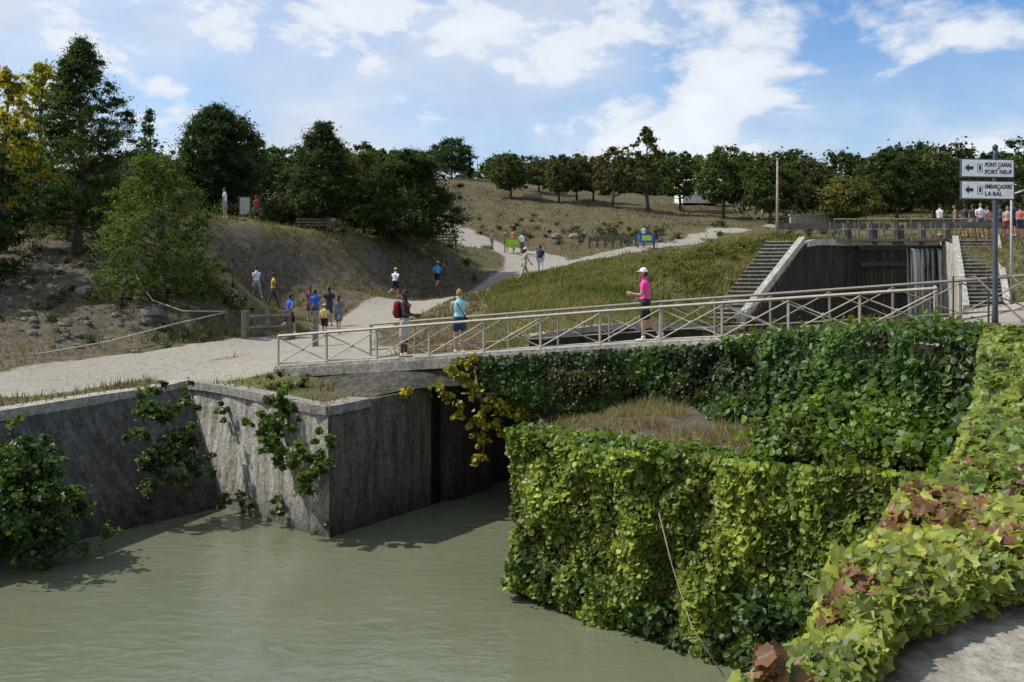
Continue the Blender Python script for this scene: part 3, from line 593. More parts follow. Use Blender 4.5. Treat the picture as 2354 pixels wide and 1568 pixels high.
# ------------------------------------------------------------------ ivy
def ivy(mb,top,bot,dn,size,bulge,c1,c2,T=T_hex,side=1,yel=0,lo=.35):
    for (a,b_,c,d) in zip(top[:-1],top[1:],bot[:-1],bot[1:]):
        a,b_,c,d=[A(q,float) for q in (a,b_,c,d)]
        ar=np.linalg.norm(np.cross(b_-a,c-a))/2+np.linalg.norm(np.cross(c-d,b_-d))/2
        n=int(ar*dn); s=rng.random(n)[:,None]; t=rng.random(n)[:,None]
        P=(a*(1-s)+b_*s)*(1-t)+(c*(1-s)+d*s)*t
        nn=np.cross(b_-a,c-a); nn/=np.linalg.norm(nn); nn=nn*side
        hxy=P[:,0]*.8-P[:,1]*.6
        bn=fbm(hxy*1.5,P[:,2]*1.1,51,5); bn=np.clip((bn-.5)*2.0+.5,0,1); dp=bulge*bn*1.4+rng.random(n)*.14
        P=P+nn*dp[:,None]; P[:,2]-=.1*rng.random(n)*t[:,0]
        tone=(lo+(1.3-lo)*bn)*(.55+.9*rng.random(n)); m=np.clip(fbm(hxy*.8,P[:,2]*.8,61)*2.6-.85+rng.normal(size=n)*.28,0,1)[:,None]  # tone drops where the bulge is low, painting shade into the hollows
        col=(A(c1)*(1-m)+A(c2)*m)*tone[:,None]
        if yel: 
            yk=rng.random(n)<yel; col[yk]=A([.28,.24,.04])*(.6+.6*rng.random((yk.sum(),1)))
        Nn=nn*.8+randdir(n)*.7+A([0,0,.4])
        leaves(mb,P,Nn,size*(.5+.9*rng.random(n)),col,T,0,.15,up=np.tile(A([0,0,.5]),(n,1)))
mb=MB()
Lc1,Lc2=(.08,.145,.02),(.2,.28,.038)  # bright leaf colours with the sunlit look of the bastion painted in
bt_=[(.2,18.2,ZB+.12),(1.2,17.15,ZB+.1),(2.4,16.0,ZB+.08),(3.67,14.8,ZB+.15),(5.0,12.7,ZB+.4),(5.5,11.3,ZB+.6)]
bb_=[(.1,18.05,.25),(1.2,17.0,.08),(2.4,15.85,-.0),(3.67,14.7,-.05),(5.0,12.5,-.05),(5.4,11.3,-.05)]
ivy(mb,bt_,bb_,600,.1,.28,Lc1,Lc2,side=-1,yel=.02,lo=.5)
ivy(mb,bt_,bb_,460,.1,.32,(.14,.2,.022),(.31,.36,.048),side=-1,yel=.03,lo=.5)  # second, paler leaf layer adds more painted sunlight
ivy(mb,[(2.2,21.3,ZB),(.2,18.2,ZB+.05)],[(2.1,21.2,.3),(.1,18.05,.3)],300,.12,.1,Lc1,Lc2,side=-1)
cs=[];rs=[]
for i in range(190):
    t=rng.random(); p=A(bt_[0])*(1-t)+A(bt_[3])*t; q=rng.random(); cs.append(p+A([-.12+.45*q,-.14+.45*q,-.08-.05*q])); rs.append(.09+.16*rng.random())
for i in range(170):
    t=rng.random(); q=A([3.6,15.6,ZB])*(1-t)+A([5.9,12.9,ZB+.4])*t; s=rng.random(); q2=q*(1-s)+A([5.6,16.3,ZB+.9])*s
    cs.append(q2+rng.normal(size=3)*.15); rs.append(.2+.3*rng.random())
clumps(mb,cs,A(rs),100,.1,(.06,.11,.018),(.15,.22,.033),T_hex,soft=1)
cs=[];rs=[]
for i in range(60):
    cs.append(A(S(1815+rng.normal()*40,1470+rng.normal()*55,12.6+rng.random()*.5))); rs.append(.22)
for i in range(45):
    t=rng.random(); p=A(bb_[0])*(1-t)+A(bb_[3])*t; cs.append(p+A([-.18,-.2,.05+.5*rng.random()**2])); rs.append(.14+.12*rng.random())
clumps(mb,cs,A(rs),80,.095,(.03,.065,.02),(.08,.13,.035),T_hex,soft=1)
for L_ in ([(1515,1180,15.4),(1545,1300,14.9),(1590,1440,14.2),(1665,1555,13.6)],[(1570,1470,14.0),(1600,1465,14.0),(1625,1500,13.8)],[(1850,1320,13.1),(1900,1345,12.9),(1950,1365,12.7)],[(2030,1030,15.0),(2090,1060,14.8),(2140,1085,14.7)],[(1800,980,16.9),(1815,1040,16.6),(1812,1100,16.4)]):
    mb.tube([S(*p) for p in L_],.010,4,1,(.27,.22,.16))
mb.build('ivy_on_bastion',[M_ivy,M_bark])
mb=MB()
TWt=[(3.4,23.1,E-1.72),(4.7,21.4,E-1.4),(5.1,17.75,E-1.05),(6.2,15.7,E-.8),(6.9,14.3,E-1.0)]
TWb=[(3.35,23.0,ZB),(4.5,21.2,ZB-.1),(4.8,17.7,ZB-.1),(5.9,15.6,ZB),(6.6,14.2,ZB)]
Dc1,Dc2=(.03,.068,.012),(.085,.15,.024)  # dark leaf colours with the tall wall's shade painted in
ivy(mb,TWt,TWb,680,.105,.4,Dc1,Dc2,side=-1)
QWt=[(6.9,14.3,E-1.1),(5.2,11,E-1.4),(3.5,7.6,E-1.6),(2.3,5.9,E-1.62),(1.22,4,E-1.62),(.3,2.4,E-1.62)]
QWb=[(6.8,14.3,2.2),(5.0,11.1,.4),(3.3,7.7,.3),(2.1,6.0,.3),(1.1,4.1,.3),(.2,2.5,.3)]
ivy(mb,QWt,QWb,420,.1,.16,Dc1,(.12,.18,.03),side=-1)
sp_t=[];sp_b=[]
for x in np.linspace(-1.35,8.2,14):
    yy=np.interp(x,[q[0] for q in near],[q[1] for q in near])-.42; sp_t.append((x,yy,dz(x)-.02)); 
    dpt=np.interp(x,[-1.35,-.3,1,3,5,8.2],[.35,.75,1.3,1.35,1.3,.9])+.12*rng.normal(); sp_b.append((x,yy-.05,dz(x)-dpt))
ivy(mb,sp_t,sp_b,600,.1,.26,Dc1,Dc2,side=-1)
cs=[];rs=[]
for i in range(60):
    x=rng.uniform(-1.2,3.4); yy=np.interp(x,[q[0] for q in near],[q[1] for q in near])-.6; z0=dz(x)-np.interp(x,[-1.35,-.3,1,3],[.3,.7,1.2,1.3]); Ls=.15+.6*rng.random()**2
    for k in range(5): cs.append((x+.03*rng.normal(),yy-.1*rng.random(),z0-Ls*k/4)); rs.append(.07)
clumps(mb,cs,A(rs),9,.09,Dc1,(.14,.19,.03),T_hex)
cs=[];rs=[]
for i in range(230):
    x=3.2+5.2*rng.random(); yy=np.interp(x,[q[0] for q in near],[q[1] for q in near])-.5-rng.random()*np.interp(x,[3.2,5,6,7,8.4],[.3,3.2,4.5,5.4,4.]); 
    if inside(A([x]),A([yy]),hole)[0]: continue
    cs.append((x,yy,h1(x,yy)+.02+.12*rng.random())); rs.append(.16+.22*rng.random())
clumps(mb,cs,A(rs),90,.1,Dc1,(.11,.17,.03),T_hex,soft=1)
cs=[];rs=[]
for i in range(80):
    x=rng.uniform(1.0,4.6); y=22.9-(x-3.4)*1.2+rng.random()*.8-.8; cs.append((x,min(y,23),ZB+.15+.5*rng.random())); rs.append(.28)
clumps(mb,cs,A(rs),90,.085,(.04,.055,.02),(.10,.11,.04),soft=1)
mb.build('ivy_on_quay_wall',[M_ivy])
mb=MB(); cs=[];rs=[]
for u,v,r_ in [(1040,850,.22),(1080,830,.18),(1020,905,.25),(1050,925,.2),(1085,900,.25),(1120,925,.25),(1160,930,.3),(1200,920,.25),(1110,965,.22),(1105,1010,.16),(1105,1050,.13),(1140,960,.25),(1185,955,.25),(1215,895,.2),(930,905,.1),(1060,870,.18),(1160,1000,.15),(1075,960,.1)]:
    for j in range(3): cs.append(A(S(u+rng.normal()*9,v+rng.normal()*9,24.0))); rs.append(r_)
clumps(mb,cs,A(rs)*.8,30,.11,(.18,.18,.02),(.42,.35,.045),T_hex,soft=1)
for (a,b_) in (((1090,850),(1110,1060)),((1150,920),(1230,985)),((1060,905),(1200,905))): mb.tube([S(*a,24.1),S((a[0]+b_[0])/2+15,(a[1]+b_[1])/2,24.0),S(*b_,24.1)],.02,4,1,(.2,.16,.1))
mb.build('yellow_hanging_vine',[M_ivy,M_bark])
mb=MB()
def wallbush(spots,c1,c2,sz=.1,per=60):
    cs=[];rs=[]
    for u,v,d,r_,nn in spots:
        for j in range(nn): cs.append(A(S(u,v,d))+rng.normal(size=3)*r_*.75); rs.append(r_*.5)
    clumps(mb,cs,A(rs),per,sz,c1,c2,T_hex,soft=1)
wallbush([(60,1040,20.3,.42,14),(20,1090,20.1,.5,14),(45,1130,19.9,.6,18),(95,1180,19.8,.55,20),(30,1210,19.6,.6,20),(130,1140,20.2,.38,12),(-20,1150,19.6,.7,16),(110,1230,19.7,.35,8)],(.03,.065,.014),(.085,.145,.03))
mb.build('shrub_on_wall',[M_ivy]); mb=MB()
wallbush([(345,920,23.6,.24,9),(400,930,24.4,.24,9),(345,985,23.3,.3,12),(395,1010,23.4,.3,12),(345,1060,22.9,.3,12),(425,1040,23.6,.33,13),(375,1100,23.1,.32,12),(440,1080,23.5,.28,10),(370,950,23.6,.22,8)],(.03,.06,.014),(.08,.13,.03),.095,52)
mb.build('shrub_on_wall',[M_ivy]); mb=MB()
wallbush([(635,915,22.9,.22,12),(625,960,22.8,.25,12),(640,1010,22.6,.28,12),(650,1050,22.4,.2,9),(690,1060,21.9,.22,10),(730,1080,21.6,.22,10),(700,1110,21.6,.2,8),(740,1010,21.7,.16,6),(665,945,22.6,.15,5)],(.045,.09,.015),(.12,.18,.032))
wallbush([(500,950,25,.18,5),(560,1160,23.8,.2,6),(640,1170,22.9,.2,5),(740,1215,21.7,.12,3),(640,880,24.8,.25,7),(700,870,25.3,.2,5),(540,1150,24,.2,4)],(.06,.07,.025),(.13,.14,.05),.08,50)
mb.build('creeper_on_abutment',[M_ivy])
mb=MB(); Q=A([(0.76,3.2),(1.22,4),(2.3,5.9),(3.5,7.6),(5.2,11),(6.9,14.5)])
def quay(n,o_lo,o_hi,hang,c1,c2,size,yr,br=0):
    y=yr[0]+(yr[1]-yr[0])*rng.random(n); x=np.interp(y,Q[:,1],Q[:,0]); o=o_lo+(o_hi-o_lo)*rng.random(n)
    wid=np.interp(y,[3,4.2,4.6,5.2,7,14],[.2,.32,.7,1.9,3.0,3.2])*(.85+.3*vn(y*2.2,y*0,77)); o=np.where(o>0,o*wid,o)
    px=x+o; py=y
    mound=.34*np.clip(fbm(px*1.7,py*1.7,71)*1.6-.3,0,1)+.06
    edge=np.clip(1-o/wid,0,1)
    pz=H0(px,py)+mound*edge**.4*np.clip(1+o*1.2,0,1)+.02+.07*rng.random(n)-np.where(o<0.0,hang*rng.random(n),0)
    m=np.clip(fbm(px*.9,py*.9,81)*2.2-.65+rng.normal(size=n)*.25,0,1)[:,None]; col=(A(c1)*(1-m)+A(c2)*m)*(.5+.85*rng.random(n))[:,None]
    bk=rng.random(n)<br*np.clip(fbm(px*1.6,py*1.6,91)*4-1.9,0,1); col[bk]=A([.2,.10,.045])*(.5+rng.random((bk.sum(),1)))
    Nn=np.stack([-.3+0*px,-.3+0*px,.9+0*px],1)+randdir(n)*.75; Nn[o<0.0]=A([-.8,-.2,.6])+randdir((o<0.0).sum())*.6
    leaves(mb,np.stack([px,py,pz],1),Nn,size*(.4+.9*rng.random(n)),col,T_ivy,0,.22)
quay(17000,-.06,1,.3,(.09,.155,.02),(.24,.28,.04),.11,(6.5,14.5),br=.1)
quay(10500,-.06,1,.3,(.11,.17,.024),(.34,.35,.055),.095,(3.3,7),br=.7)
quay(1500,-.1,.0,.4,(.12,.18,.02),(.36,.36,.055),.095,(3.3,9))
for i in range(9):
    y=4.6+4*rng.random(); x=np.interp(y,Q[:,1],Q[:,0])+.1; L_=[(x+j*.09,y+.05*j*rng.normal()-.02*j,h1(x+.3,y)+.14+.03*math.sin(j)) for j in range(5)]; mb.tube(L_,.004,4,1,(.16,.11,.07))
mb.build('foreground_vine',[M_ivy,M_bark])
mb=MB(); n=14000; x=rng.uniform(.2,4.6,n); y=rng.uniform(15.5,23,n); k=inside(x,y,bp_)&(fbm(x*1.2,y*1.2,33)>.44); x=x[k];y=y[k];n=len(x); hh=.1+.4*rng.random(n)*fbm(x*1.1,y*1.1,34); a=rng.random(n)*6.28
P=np.stack([x,y,np.full(n,ZB)],1); V=np.stack([P+np.stack([-.011*np.cos(a),-.011*np.sin(a),0*x],1),P+np.stack([.011*np.cos(a),.011*np.sin(a),0*x],1),P+np.stack([rng.normal(size=n)*.12,rng.normal(size=n)*.12,hh],1)],1)
mb.raw(V.reshape(-1,3),np.arange(n*3).reshape(n,3),0,A([.26,.22,.13])*(.5+.7*rng.random((n,1)))); mb.build('dry_grass',[M_grass])
mb=MB()
for i in range(160):
    t=rng.random(); x=.5+3.6*t+rng.random()*.5; y=18.0-3.3*t+rng.random()*1.0; r_=.03+.09*rng.random()**2
    if not inside(A([x]),A([y]),bp_)[0]: continue
    V,fs=sph(7,5); mb.add(V*A([r_,r_,r_*.7])*(.7+.6*rng.random((len(V),1)))+A([x,y,ZB+.03]),fs,0,tuple(A([.3,.27,.23])*(.7+.5*rng.random())))
mb.build('rubble_stones',[M_cop])
# ------------------------------------------------------------------ street furniture
def ptext(txt,size,loc,rx,rz,mat,parent,name,align='LEFT'):
    cu=bpy.data.curves.new(name,'FONT'); cu.body=txt; cu.size=size; cu.extrude=.004; cu.align_x=align; cu.offset=.0022
    o=bpy.data.objects.new(name+'_tmp',cu); bpy.context.scene.collection.objects.link(o)
    bpy.context.view_layer.update(); me=bpy.data.meshes.new_from_object(o.evaluated_get(bpy.context.evaluated_depsgraph_get())); bpy.data.objects.remove(o)
    o2=bpy.data.objects.new(name,me); me.materials.clear(); me.materials.append(mat); o2.location=loc; o2.rotation_euler=(rx,0,rz); bpy.context.scene.collection.objects.link(o2); o2.parent=parent
    wd=max(v.co.x for v in me.vertices); o2.scale=(min(1,.62/wd),1,1); return o2
M_black,nt,N,L=newmat('sign_lettering'); out=N.new('ShaderNodeOutputMaterial'); b=N.new('ShaderNodeBsdfPrincipled'); b.inputs['Base Color'].default_value=(.02,.025,.03,1); b.inputs['Roughness'].default_value=.5; L.new(b.outputs[0],out.inputs[0])
d=21.; px_=X(2288,d); pz=h1(px_,d)
root=bpy.data.objects.new('direction_sign',None); bpy.context.scene.collection.objects.link(root)
mb=MB(); mb.tube([(px_,d,pz-.1),(px_,d,pz+.5),(px_,d,pz+3.62),(px_,d,pz+3.72)],[.07,.055,.05,.02],10,0,(.06,.07,.09))
mb.tube([(px_,d,pz-.1),(px_,d,pz+.06)],[.12,.11],10,0,(.06,.07,.08)); mb.ell((px_,d,pz+3.76),(.06,.06,.07),0,(.06,.07,.08))
ya=.14
mb2=MB()
for v0 in (388,438):
    zc_=E+(640-v0)/F*d; xc=X(2265,d)
    mb2.box((xc,d-.09,zc_),(1.22,.04,.40),ya,0,(.06,.07,.08)); mb2.box((xc,d-.115,zc_),(1.17,.012,.35),ya,0,(.85,.86,.86))
    mb.bar((px_-.05,d-.05,zc_),(px_+.05,d-.08,zc_),.05,0,(.1,.1,.12))
    rz=ya
    def on(dx,dzv): return (xc+dx*math.cos(rz),d-.125+dx*math.sin(rz),zc_+dzv)
    m3=MB(); cs_=[(-.52,0),(-.43,.085),(-.43,.035),(-.33,.035),(-.33,-.035),(-.43,-.035),(-.43,-.085)]
    m3.add([on(a,b_) for a,b_ in cs_],[tuple(range(7))[::-1]],0); m3.add([on(a,b_) for a,b_ in [(-.24,-.09),(-.12,-.09),(-.12,.09),(-.24,.09)]],[(0,1,2,3)],0)
    m3.build('arrow_and_pictogram',[M_black],root)
    m4=MB(); m4.add([(q[0],q[1]-.004,q[2]) for q in [on(a,b_) for a,b_ in [(-.228,-.078),(-.132,-.078),(-.132,.078),(-.228,.078)]]],[(0,1,2,3)],0,(.85,.86,.86)); m4.build('pictogram_field',[M_paint],root)
    m4=MB(); m4.add([(q[0],q[1]-.007,q[2]) for q in [on(a,b_) for a,b_ in [(-.205,-.05),(-.155,-.05),(-.155,.05),(-.18,.065),(-.205,.05)]]],[(0,1,2,3,4)],0); m4.build('pictogram_figure',[M_black],root)
    tx=('PONT CANAL','PORT NEUF') if v0<400 else ('EMBARCADERE','LA BAL')
    for i,t_ in enumerate(tx): ptext(t_,.125,on(-.07,.03-.15*i),math.pi/2,rz,M_black,root,'lettering')
mb.build('post',[M_paint],root); mb2.build('panels',[M_paint],root)
mb=MB()
for o in (0,.5):
    x0=X(2215+o*60,21.5)+o; mb.tube([(x0,22,h1(x0,22)),(x0,22,h1(x0,22)+1.05),(x0+.35,21.7,h1(x0,22)+1.05),(x0+.75,20.6,h1(x0,22)+.2),(x0+.9,20.2,h1(x0+.9,20.2)-.05)],.022,6,0,(.12,.1,.08))
mb.build('handrail',[M_paint])
mb=MB(); x=X(1786,48.4); z=h1(x,48.4); mb.tube([(x,48.4,z-.2),(x+.02,48.4,z+2),(x+.03,48.4,z+4.0)],[.07,.06,.045],8,0,(.36,.29,.23)); mb.ell((x+.03,48.4,z+4.0),(.08,.08,.06),0,(.3,.25,.2)); mb.tube([(x,48.4,z-.1),(x,48.4,z+.12)],[.14,.1],8,0,(.3,.28,.25)); mb.build('flag_pole',[M_wood])
mb=MB()
ropes=[[(-10,822,31),(100,812,32),(250,785,33.5),(400,745,35.5),(520,718,37)],[(310,630,39),(350,690,37.8),(420,715,37.3),(520,716,37)]]
for L_ in ropes: mb.tube([S(*p) for p in L_],.025,6,0,(.45,.42,.36))
p=S(520,716,37); mb.tube([(p[0],p[1],h1(p[0],p[1])-.1),(p[0],p[1],p[2]+.1)],.06,7,0,(.12,.1,.08))
mb.build('rope_barrier',[M_wood])
mb=MB(); p=S(533,700,41); mb.tube([(p[0],p[1],h1(p[0],p[1])-.2),(p[0]+.03,p[1],h1(p[0],p[1])+2.2)],[.06,.045],8,0,(.05,.045,.04)); mb.box((p[0]+.03,p[1],h1(p[0],p[1])+2.22),(.16,.16,.05),0,0,(.06,.05,.045)); mb.build('wooden_post',[M_wood])
mb=MB(); 
a=(X(560,36),36.);b_=(X(665,39),39.)
for t in (0,.06,.5,1):
    x=a[0]+(b_[0]-a[0])*t;y=a[1]+(b_[1]-a[1])*t; z=h1(x,y); mb.box((x,y,z+.45),(.16,.16,1.15),.3,0,(.19,.16,.12))
for zz_ in (.38,.8): mb.tube([(a[0],a[1]-.1,h1(*a)+zz_),(b_[0],b_[1]-.1,h1(*b_)+zz_)],.07,4,0,(.2,.17,.13),smooth=False)
mb.build('timber_fence',[M_wood])
mb=MB(); x=X(725,33);z=h1(x,33); mb.box((x,33,z+.55),(.2,.2,1.2),.2,0,(.2,.175,.14),.92); mb.build('timber_bollard',[M_wood])
mb=MB(); d=56.; x=X(563,d); z=h1(x,d)
for s_ in (-.3,.3): mb.box((x+s_,d,z+.65),(.06,.06,1.5),.5,0,(.1,.09,.08))
mb.box((x,d,z+.85),(.62,.05,1.05),.0,0,(.1,.09,.08)); mb.box((x,d-.03,z+.85),(.52,.02,.93),0,0,(.4,.4,.37)); mb.build('information_board',[M_paint])
def bench(u,d,rot=0,w=1.6):
    mb=MB(); x=X(u,d); z=h1(x,d); ca,sa=math.cos(rot),math.sin(rot)
    def P(a,b_,c): return (x+a*ca-b_*sa,d+a*sa+b_*ca,z+c)
    for k in (-.15,0,.15): mb.box(P(0,k,.45),(w,.12,.05),rot,0,(.17,.14,.1))
    for k in (.65,.82): mb.box(P(0,.24,k),(w,.04,.12),rot,0,(.17,.14,.1))
    for s_ in (-w*.4,w*.4):
        mb.box(P(s_,-.13,.2),(.07,.07,.46),rot,0,(.1,.1,.1)); mb.box(P(s_,.2,.42),(.07,.07,.9),rot,0,(.1,.1,.1))
    return mb.build('park_bench',[M_wood])
bench(720,57,.1,2.0); bench(1225,118,.1,2.2); bench(1840,86,.3,1.8); bench(1025,63,.2,1.6)
def lowrocks(name,L_):
    mb=MB()
    for u,d,r_ in L_:
        x=X(u,d); V,fs=sph(9,6); V=V*A([r_,r_*.8,r_*.6])*(.75+.5*rng.random((len(V),1))); mb.add(V+A([x,d,h1(x,d)+r_*.2]),fs,0,tuple(A([.2,.185,.155])*(.7+.5*rng.random())))
    return mb.build(name,[M_cop])
lowrocks('boulders',[(895,62,.7),(905,61.5,.45),(960,63,.6),(985,63,.5),(1000,63.5,.4),(1280,86,.6),(1320,86,.5),(1180,85,.5),(60,37,.4),(150,36,.3),(350,37,.45),(335,36.5,.3),(200,39,.4),(470,60,.5),(1015,60.5,.35),(1120,76,.5),(665,36.5,.22),(660,36.2,.16),(100,41,.4),(250,40,.35)]+[(float(rng.uniform(0,330)),float(rng.uniform(33,44)),float(rng.uniform(.06,.2))) for _ in range(60)])
mb=MB()
for u in np.arange(1355,1465,18):
    x=X(u,80); z=h1(x,80); mb.box((x,80,z+.45),(.18,.18,1.0),0,0,(.13,.11,.09))
x0=X(1355,80);x1=X(1463,80); mb.hexa([(x0,79.95,h1(x0,80)+.55),(x1,79.95,h1(x1,80)+.55),(x1,80.1,h1(x1,80)+.55),(x0,80.1,h1(x0,80)+.55)],[(x0,79.95,h1(x0,80)+.85),(x1,79.95,h1(x1,80)+.85),(x1,80.1,h1(x1,80)+.85),(x0,80.1,h1(x0,80)+.85)],0,(.15,.13,.1))
mb.build('timber_barrier',[M_wood])
mb=MB(); x=X(1880,96); z=h1(x,96); mb.box((x,96,z+.4),(5.5,.5,1.2),.1,0,(.25,.23,.19)); mb.box((x,96,z+1.05),(5.7,.62,.12),.1,0,(.3,.28,.24)); mb.build('stone_wall',[M_cop])
root=bpy.data.objects.new('white_house',None); bpy.context.scene.collection.objects.link(root)
x=X(1605,128); y=128.; z=h1(x,y)
mb=MB(); mb.box((x,y,z+1.4),(5.2,4,2.8),.1,0,(.75,.74,.7)); mb.build('walls',[M_cop],root)
mb=MB(); mb.box((x,y,z+3.0),(5.8,4.6,.45),.1,0,(.6,.58,.55),.7); mb.build('roof',[M_cop],root)
mb=MB()
for k in (-1.7,0,1.7): mb.box((x+k,y-2.03+k*.1,z+1.5),(.8,.08,1.0),.1,0,(.05,.06,.07))
mb.build('windows',[M_paint],root)
mb=MB(); x=X(2325,40); z=h1(x,40); mb.tube([(x,40,z),(x,40,z+4.2),(x+.15,40,z+4.5),(x+.6,40,z+4.65)],[.05,.04,.03,.03],7,0,(.45,.46,.47)); mb.ell((x+.75,40,z+4.63),(.25,.1,.06),0,(.5,.5,.5)); mb.build('street_lamp',[M_paint])
mb=MB(); x=X(1097,150); z=h1(x,150); mb.tube([(x,150,z),(x,150,z+3.5)],[.07,.05],6,0,(.2,.2,.2)); mb.ell((x,150,z+3.6),(.3,.3,.2),0,(.5,.5,.5)); mb.build('street_lamp',[M_paint])
# ------------------------------------------------------------------ people
SK=(.42,.25,.17); SKD=(.09,.05,.035); BLK=(.018,.018,.02); WHT=(.75,.75,.74)
def person(name,x,y,yaw,h=1.72,skin=SK,hair=(.04,.025,.015),top=WHT,bot=BLK,shoe=(.1,.1,.1),sleeve=.5,leg=.45,pose='stand',cap=None,pack=None,longhair=False,strap=None,female=False,headyaw=0,vox=.022,z=None,skirt=False):
    ps={'stand':dict(l=(.03,.03),r=(-.04,.02),la=(.05,.25),ra=(.0,.2),ln=.02),
        'walk':dict(l=(.38,.12),r=(-.32,.15),la=(-.3,.3),ra=(.35,.35),ln=.04),
        'run':dict(l=(.65,.75),r=(-.25,.85),la=(-.7,1.5),ra=(.45,1.55),ln=.12),
        'run2':dict(l=(-.3,.95),r=(.45,.35),la=(.5,1.6),ra=(-.75,1.5),ln=.12),
        'jog':dict(l=(.12,.12),r=(-.12,.6),la=(.25,1.5),ra=(-.35,1.5),ln=.05),
        'armsfold':dict(l=(.02,.03),r=(-.05,.0),la=(.35,1.35),ra=(.3,1.2),ln=0.),
        'phone':dict(l=(.02,.03),r=(-.05,.0),la=(.2,1.3),ra=(.15,1.35),ln=.02),
        'hips':dict(l=(.05,.03),r=(-.03,.05),la=(.25,1.1),ra=(.2,1.2),ln=.03),
        'cycle':dict(l=(1.2,1.0),r=(.8,1.2),la=(.9,.5),ra=(.9,.5),ln=.3)}[pose]
    s=h/1.75; hip=.92; P0=A([0,0,hip]); ln=ps['ln']; up=A([0,math.sin(ln),math.cos(ln)])
    segs=[]
    tb=MB()
    def seg(p0,p1,r0,r1,col,k=10):
        p0=A(p0,float);p1=A(p1,float); d=(p1-p0)/np.linalg.norm(p1-p0)
        tb.tube([p0-d*r0*.55,p0-d*r0*.25,p0,p1,p1+d*r1*.3,p1+d*r1*.6],[r0*.5,r0*.85,r0,r1,r1*.8,r1*.45],k)
        segs.append((p0,p1,r0,r1,A(col,float)))
    sw=.155 if female else .175; hw=.165 if female else .15
    pr=[(-.09,hw*.8,.10),(-.02,hw+.01,.125),(.06,hw,.12),(.16,.135 if not female else .12,.10),(.28,.155,.115),(.38,sw,.115),(.44,sw*.93,.095),(.485,.09,.07),(.51,.055,.055)]
    tb.tube([P0+up*t for t,_,_ in pr],[(b_,a_) for _,a_,b_ in pr],14,ref=(0,1,0))
    for (t0,_,_),(t1,_,_) in zip(pr[:-1],pr[1:]):
        segs.append((P0+up*t0,P0+up*t1,.13,.13,A(bot if t1<=.07 else top,float)))
    nk=P0+up*.50; hd=P0+up*.665+A([0,.012,0]); seg(nk,P0+up*.60+A([0,.008,0]),.055,.052,skin)
    feet=[];hands=[]
    for sd,(th,kb),(sa,eb) in ((-1,ps['l'],ps['la']),(1,ps['r'],ps['ra'])):
        hp=P0+A([sd*.088,0,-.02]); kn=hp+.43*A([sd*.02,math.sin(th),-math.cos(th)]); an=kn+.41*A([0,math.sin(th-kb),-math.cos(th-kb)])
        cut=hp+(kn-hp)*min(leg*1.6,1)
        if leg>=.95: seg(hp,kn,.092,.065,bot); seg(kn,an,.065,.052,bot)
        else:
            seg(hp,cut,.098 if not skirt else .11,.09 if not skirt else .12,bot)
            if leg*1.6<1: seg(cut,kn,.072,.056,skin)
            c1=kn+(an-kn)*.3; seg(kn,c1,.054,.058,skin); seg(c1,an,.058,.036,skin)
        feet.append((an,th-kb))
        sh=P0+up*.43+A([sd*(sw+.012),0,0]); ab=.13
        el=sh+.29*A([sd*math.sin(ab),math.sin(sa)*math.cos(ab),-math.cos(sa)*math.cos(ab)])
        fa=sa+eb; inw=-sd*.35*min(eb,1.0); fd=A([inw,math.sin(fa),-math.cos(fa)]); fd/=np.linalg.norm(fd); wr=el+.245*fd
        cu=sh+(el-sh)*max(sleeve,.12); seg(sh,cu,.056,.052,top if sleeve>0 else skin)
        if sleeve<1: seg(cu,el,.043,.038,skin)
        seg(el,wr,.038,.026,skin if sleeve<1.5 else top)
        hands.append((wr,fd,sd))
    o=tb.build('tmp_body',[]); 
    m=o.modifiers.new('r','REMESH'); m.mode='VOXEL'; m.voxel_size=vox
    m=o.modifiers.new('s','SMOOTH'); m.iterations=3; m.factor=.5
    dg=bpy.context.evaluated_depsgraph_get(); ev=o.evaluated_get(dg); me=ev.to_mesh()
    nv=len(me.vertices); V=np.zeros(nv*3,np.float32); me.vertices.foreach_get('co',V); V=V.reshape(-1,3).astype(float)
    fs=[tuple(p.vertices) for p in me.polygons]; ev.to_mesh_clear(); mm=o.data; bpy.data.objects.remove(o); bpy.data.meshes.remove(mm)
    fs=A([f for f in fs if len(f)==4]); cen=V[fs].mean(1)
    D=[]
    for p0,p1,r0,r1,_ in segs:
        ab_=p1-p0; t=np.clip(((cen-p0)@ab_)/(ab_@ab_),0,1); q=p0+t[:,None]*ab_; D.append(np.linalg.norm(cen-q,axis=1)-(r0+(r1-r0)*t))
    idx=np.argmin(A(D),0); cols=A([s_[4] for s_ in segs])[idx]
    out=MB(); out.raw(V,fs,0,cols,True)
    cy,sy=math.cos(headyaw),math.sin(headyaw); Rh=A([[cy,-sy,0],[sy,cy,0],[0,0,1]])
    Vs,fq=sph(20,16)
    def headshape(k=1.0):
        v=Vs.copy(); lo=np.clip(-v[:,2],0,1); v2_=v*A([.075,.093,.116])*k; v2_[:,0]*=1-.3*lo**1.5; v2_[:,1]=v2_[:,1]*(1-.12*lo)+.012*lo; return v2_
    v=headshape(); fr_=v[:,1]>.04
    v[:,1]+=np.where(fr_,.02*np.exp(-(v[:,0]/.014)**2-((v[:,2]+.018)/.022)**2),0)
    out.add(v@Rh.T+hd,fq,0,skin,True)
    for sd in (-1,1):
        out.ell(hd+Rh@A([sd*.076,-.005,-.005]),(.012,.02,.032),0,skin,8,6); out.ell(hd+Rh@A([sd*.028,.083,.004]),(.012,.008,.007),0,(.03,.02,.02),8,6)
    out.ell(hd+Rh@A([0,.084,-.055]),(.022,.008,.006),0,(.3,.1,.09),8,6); out.ell(hd+Rh@A([0,.098,-.022]),(.011,.015,.012),0,skin,8,6)
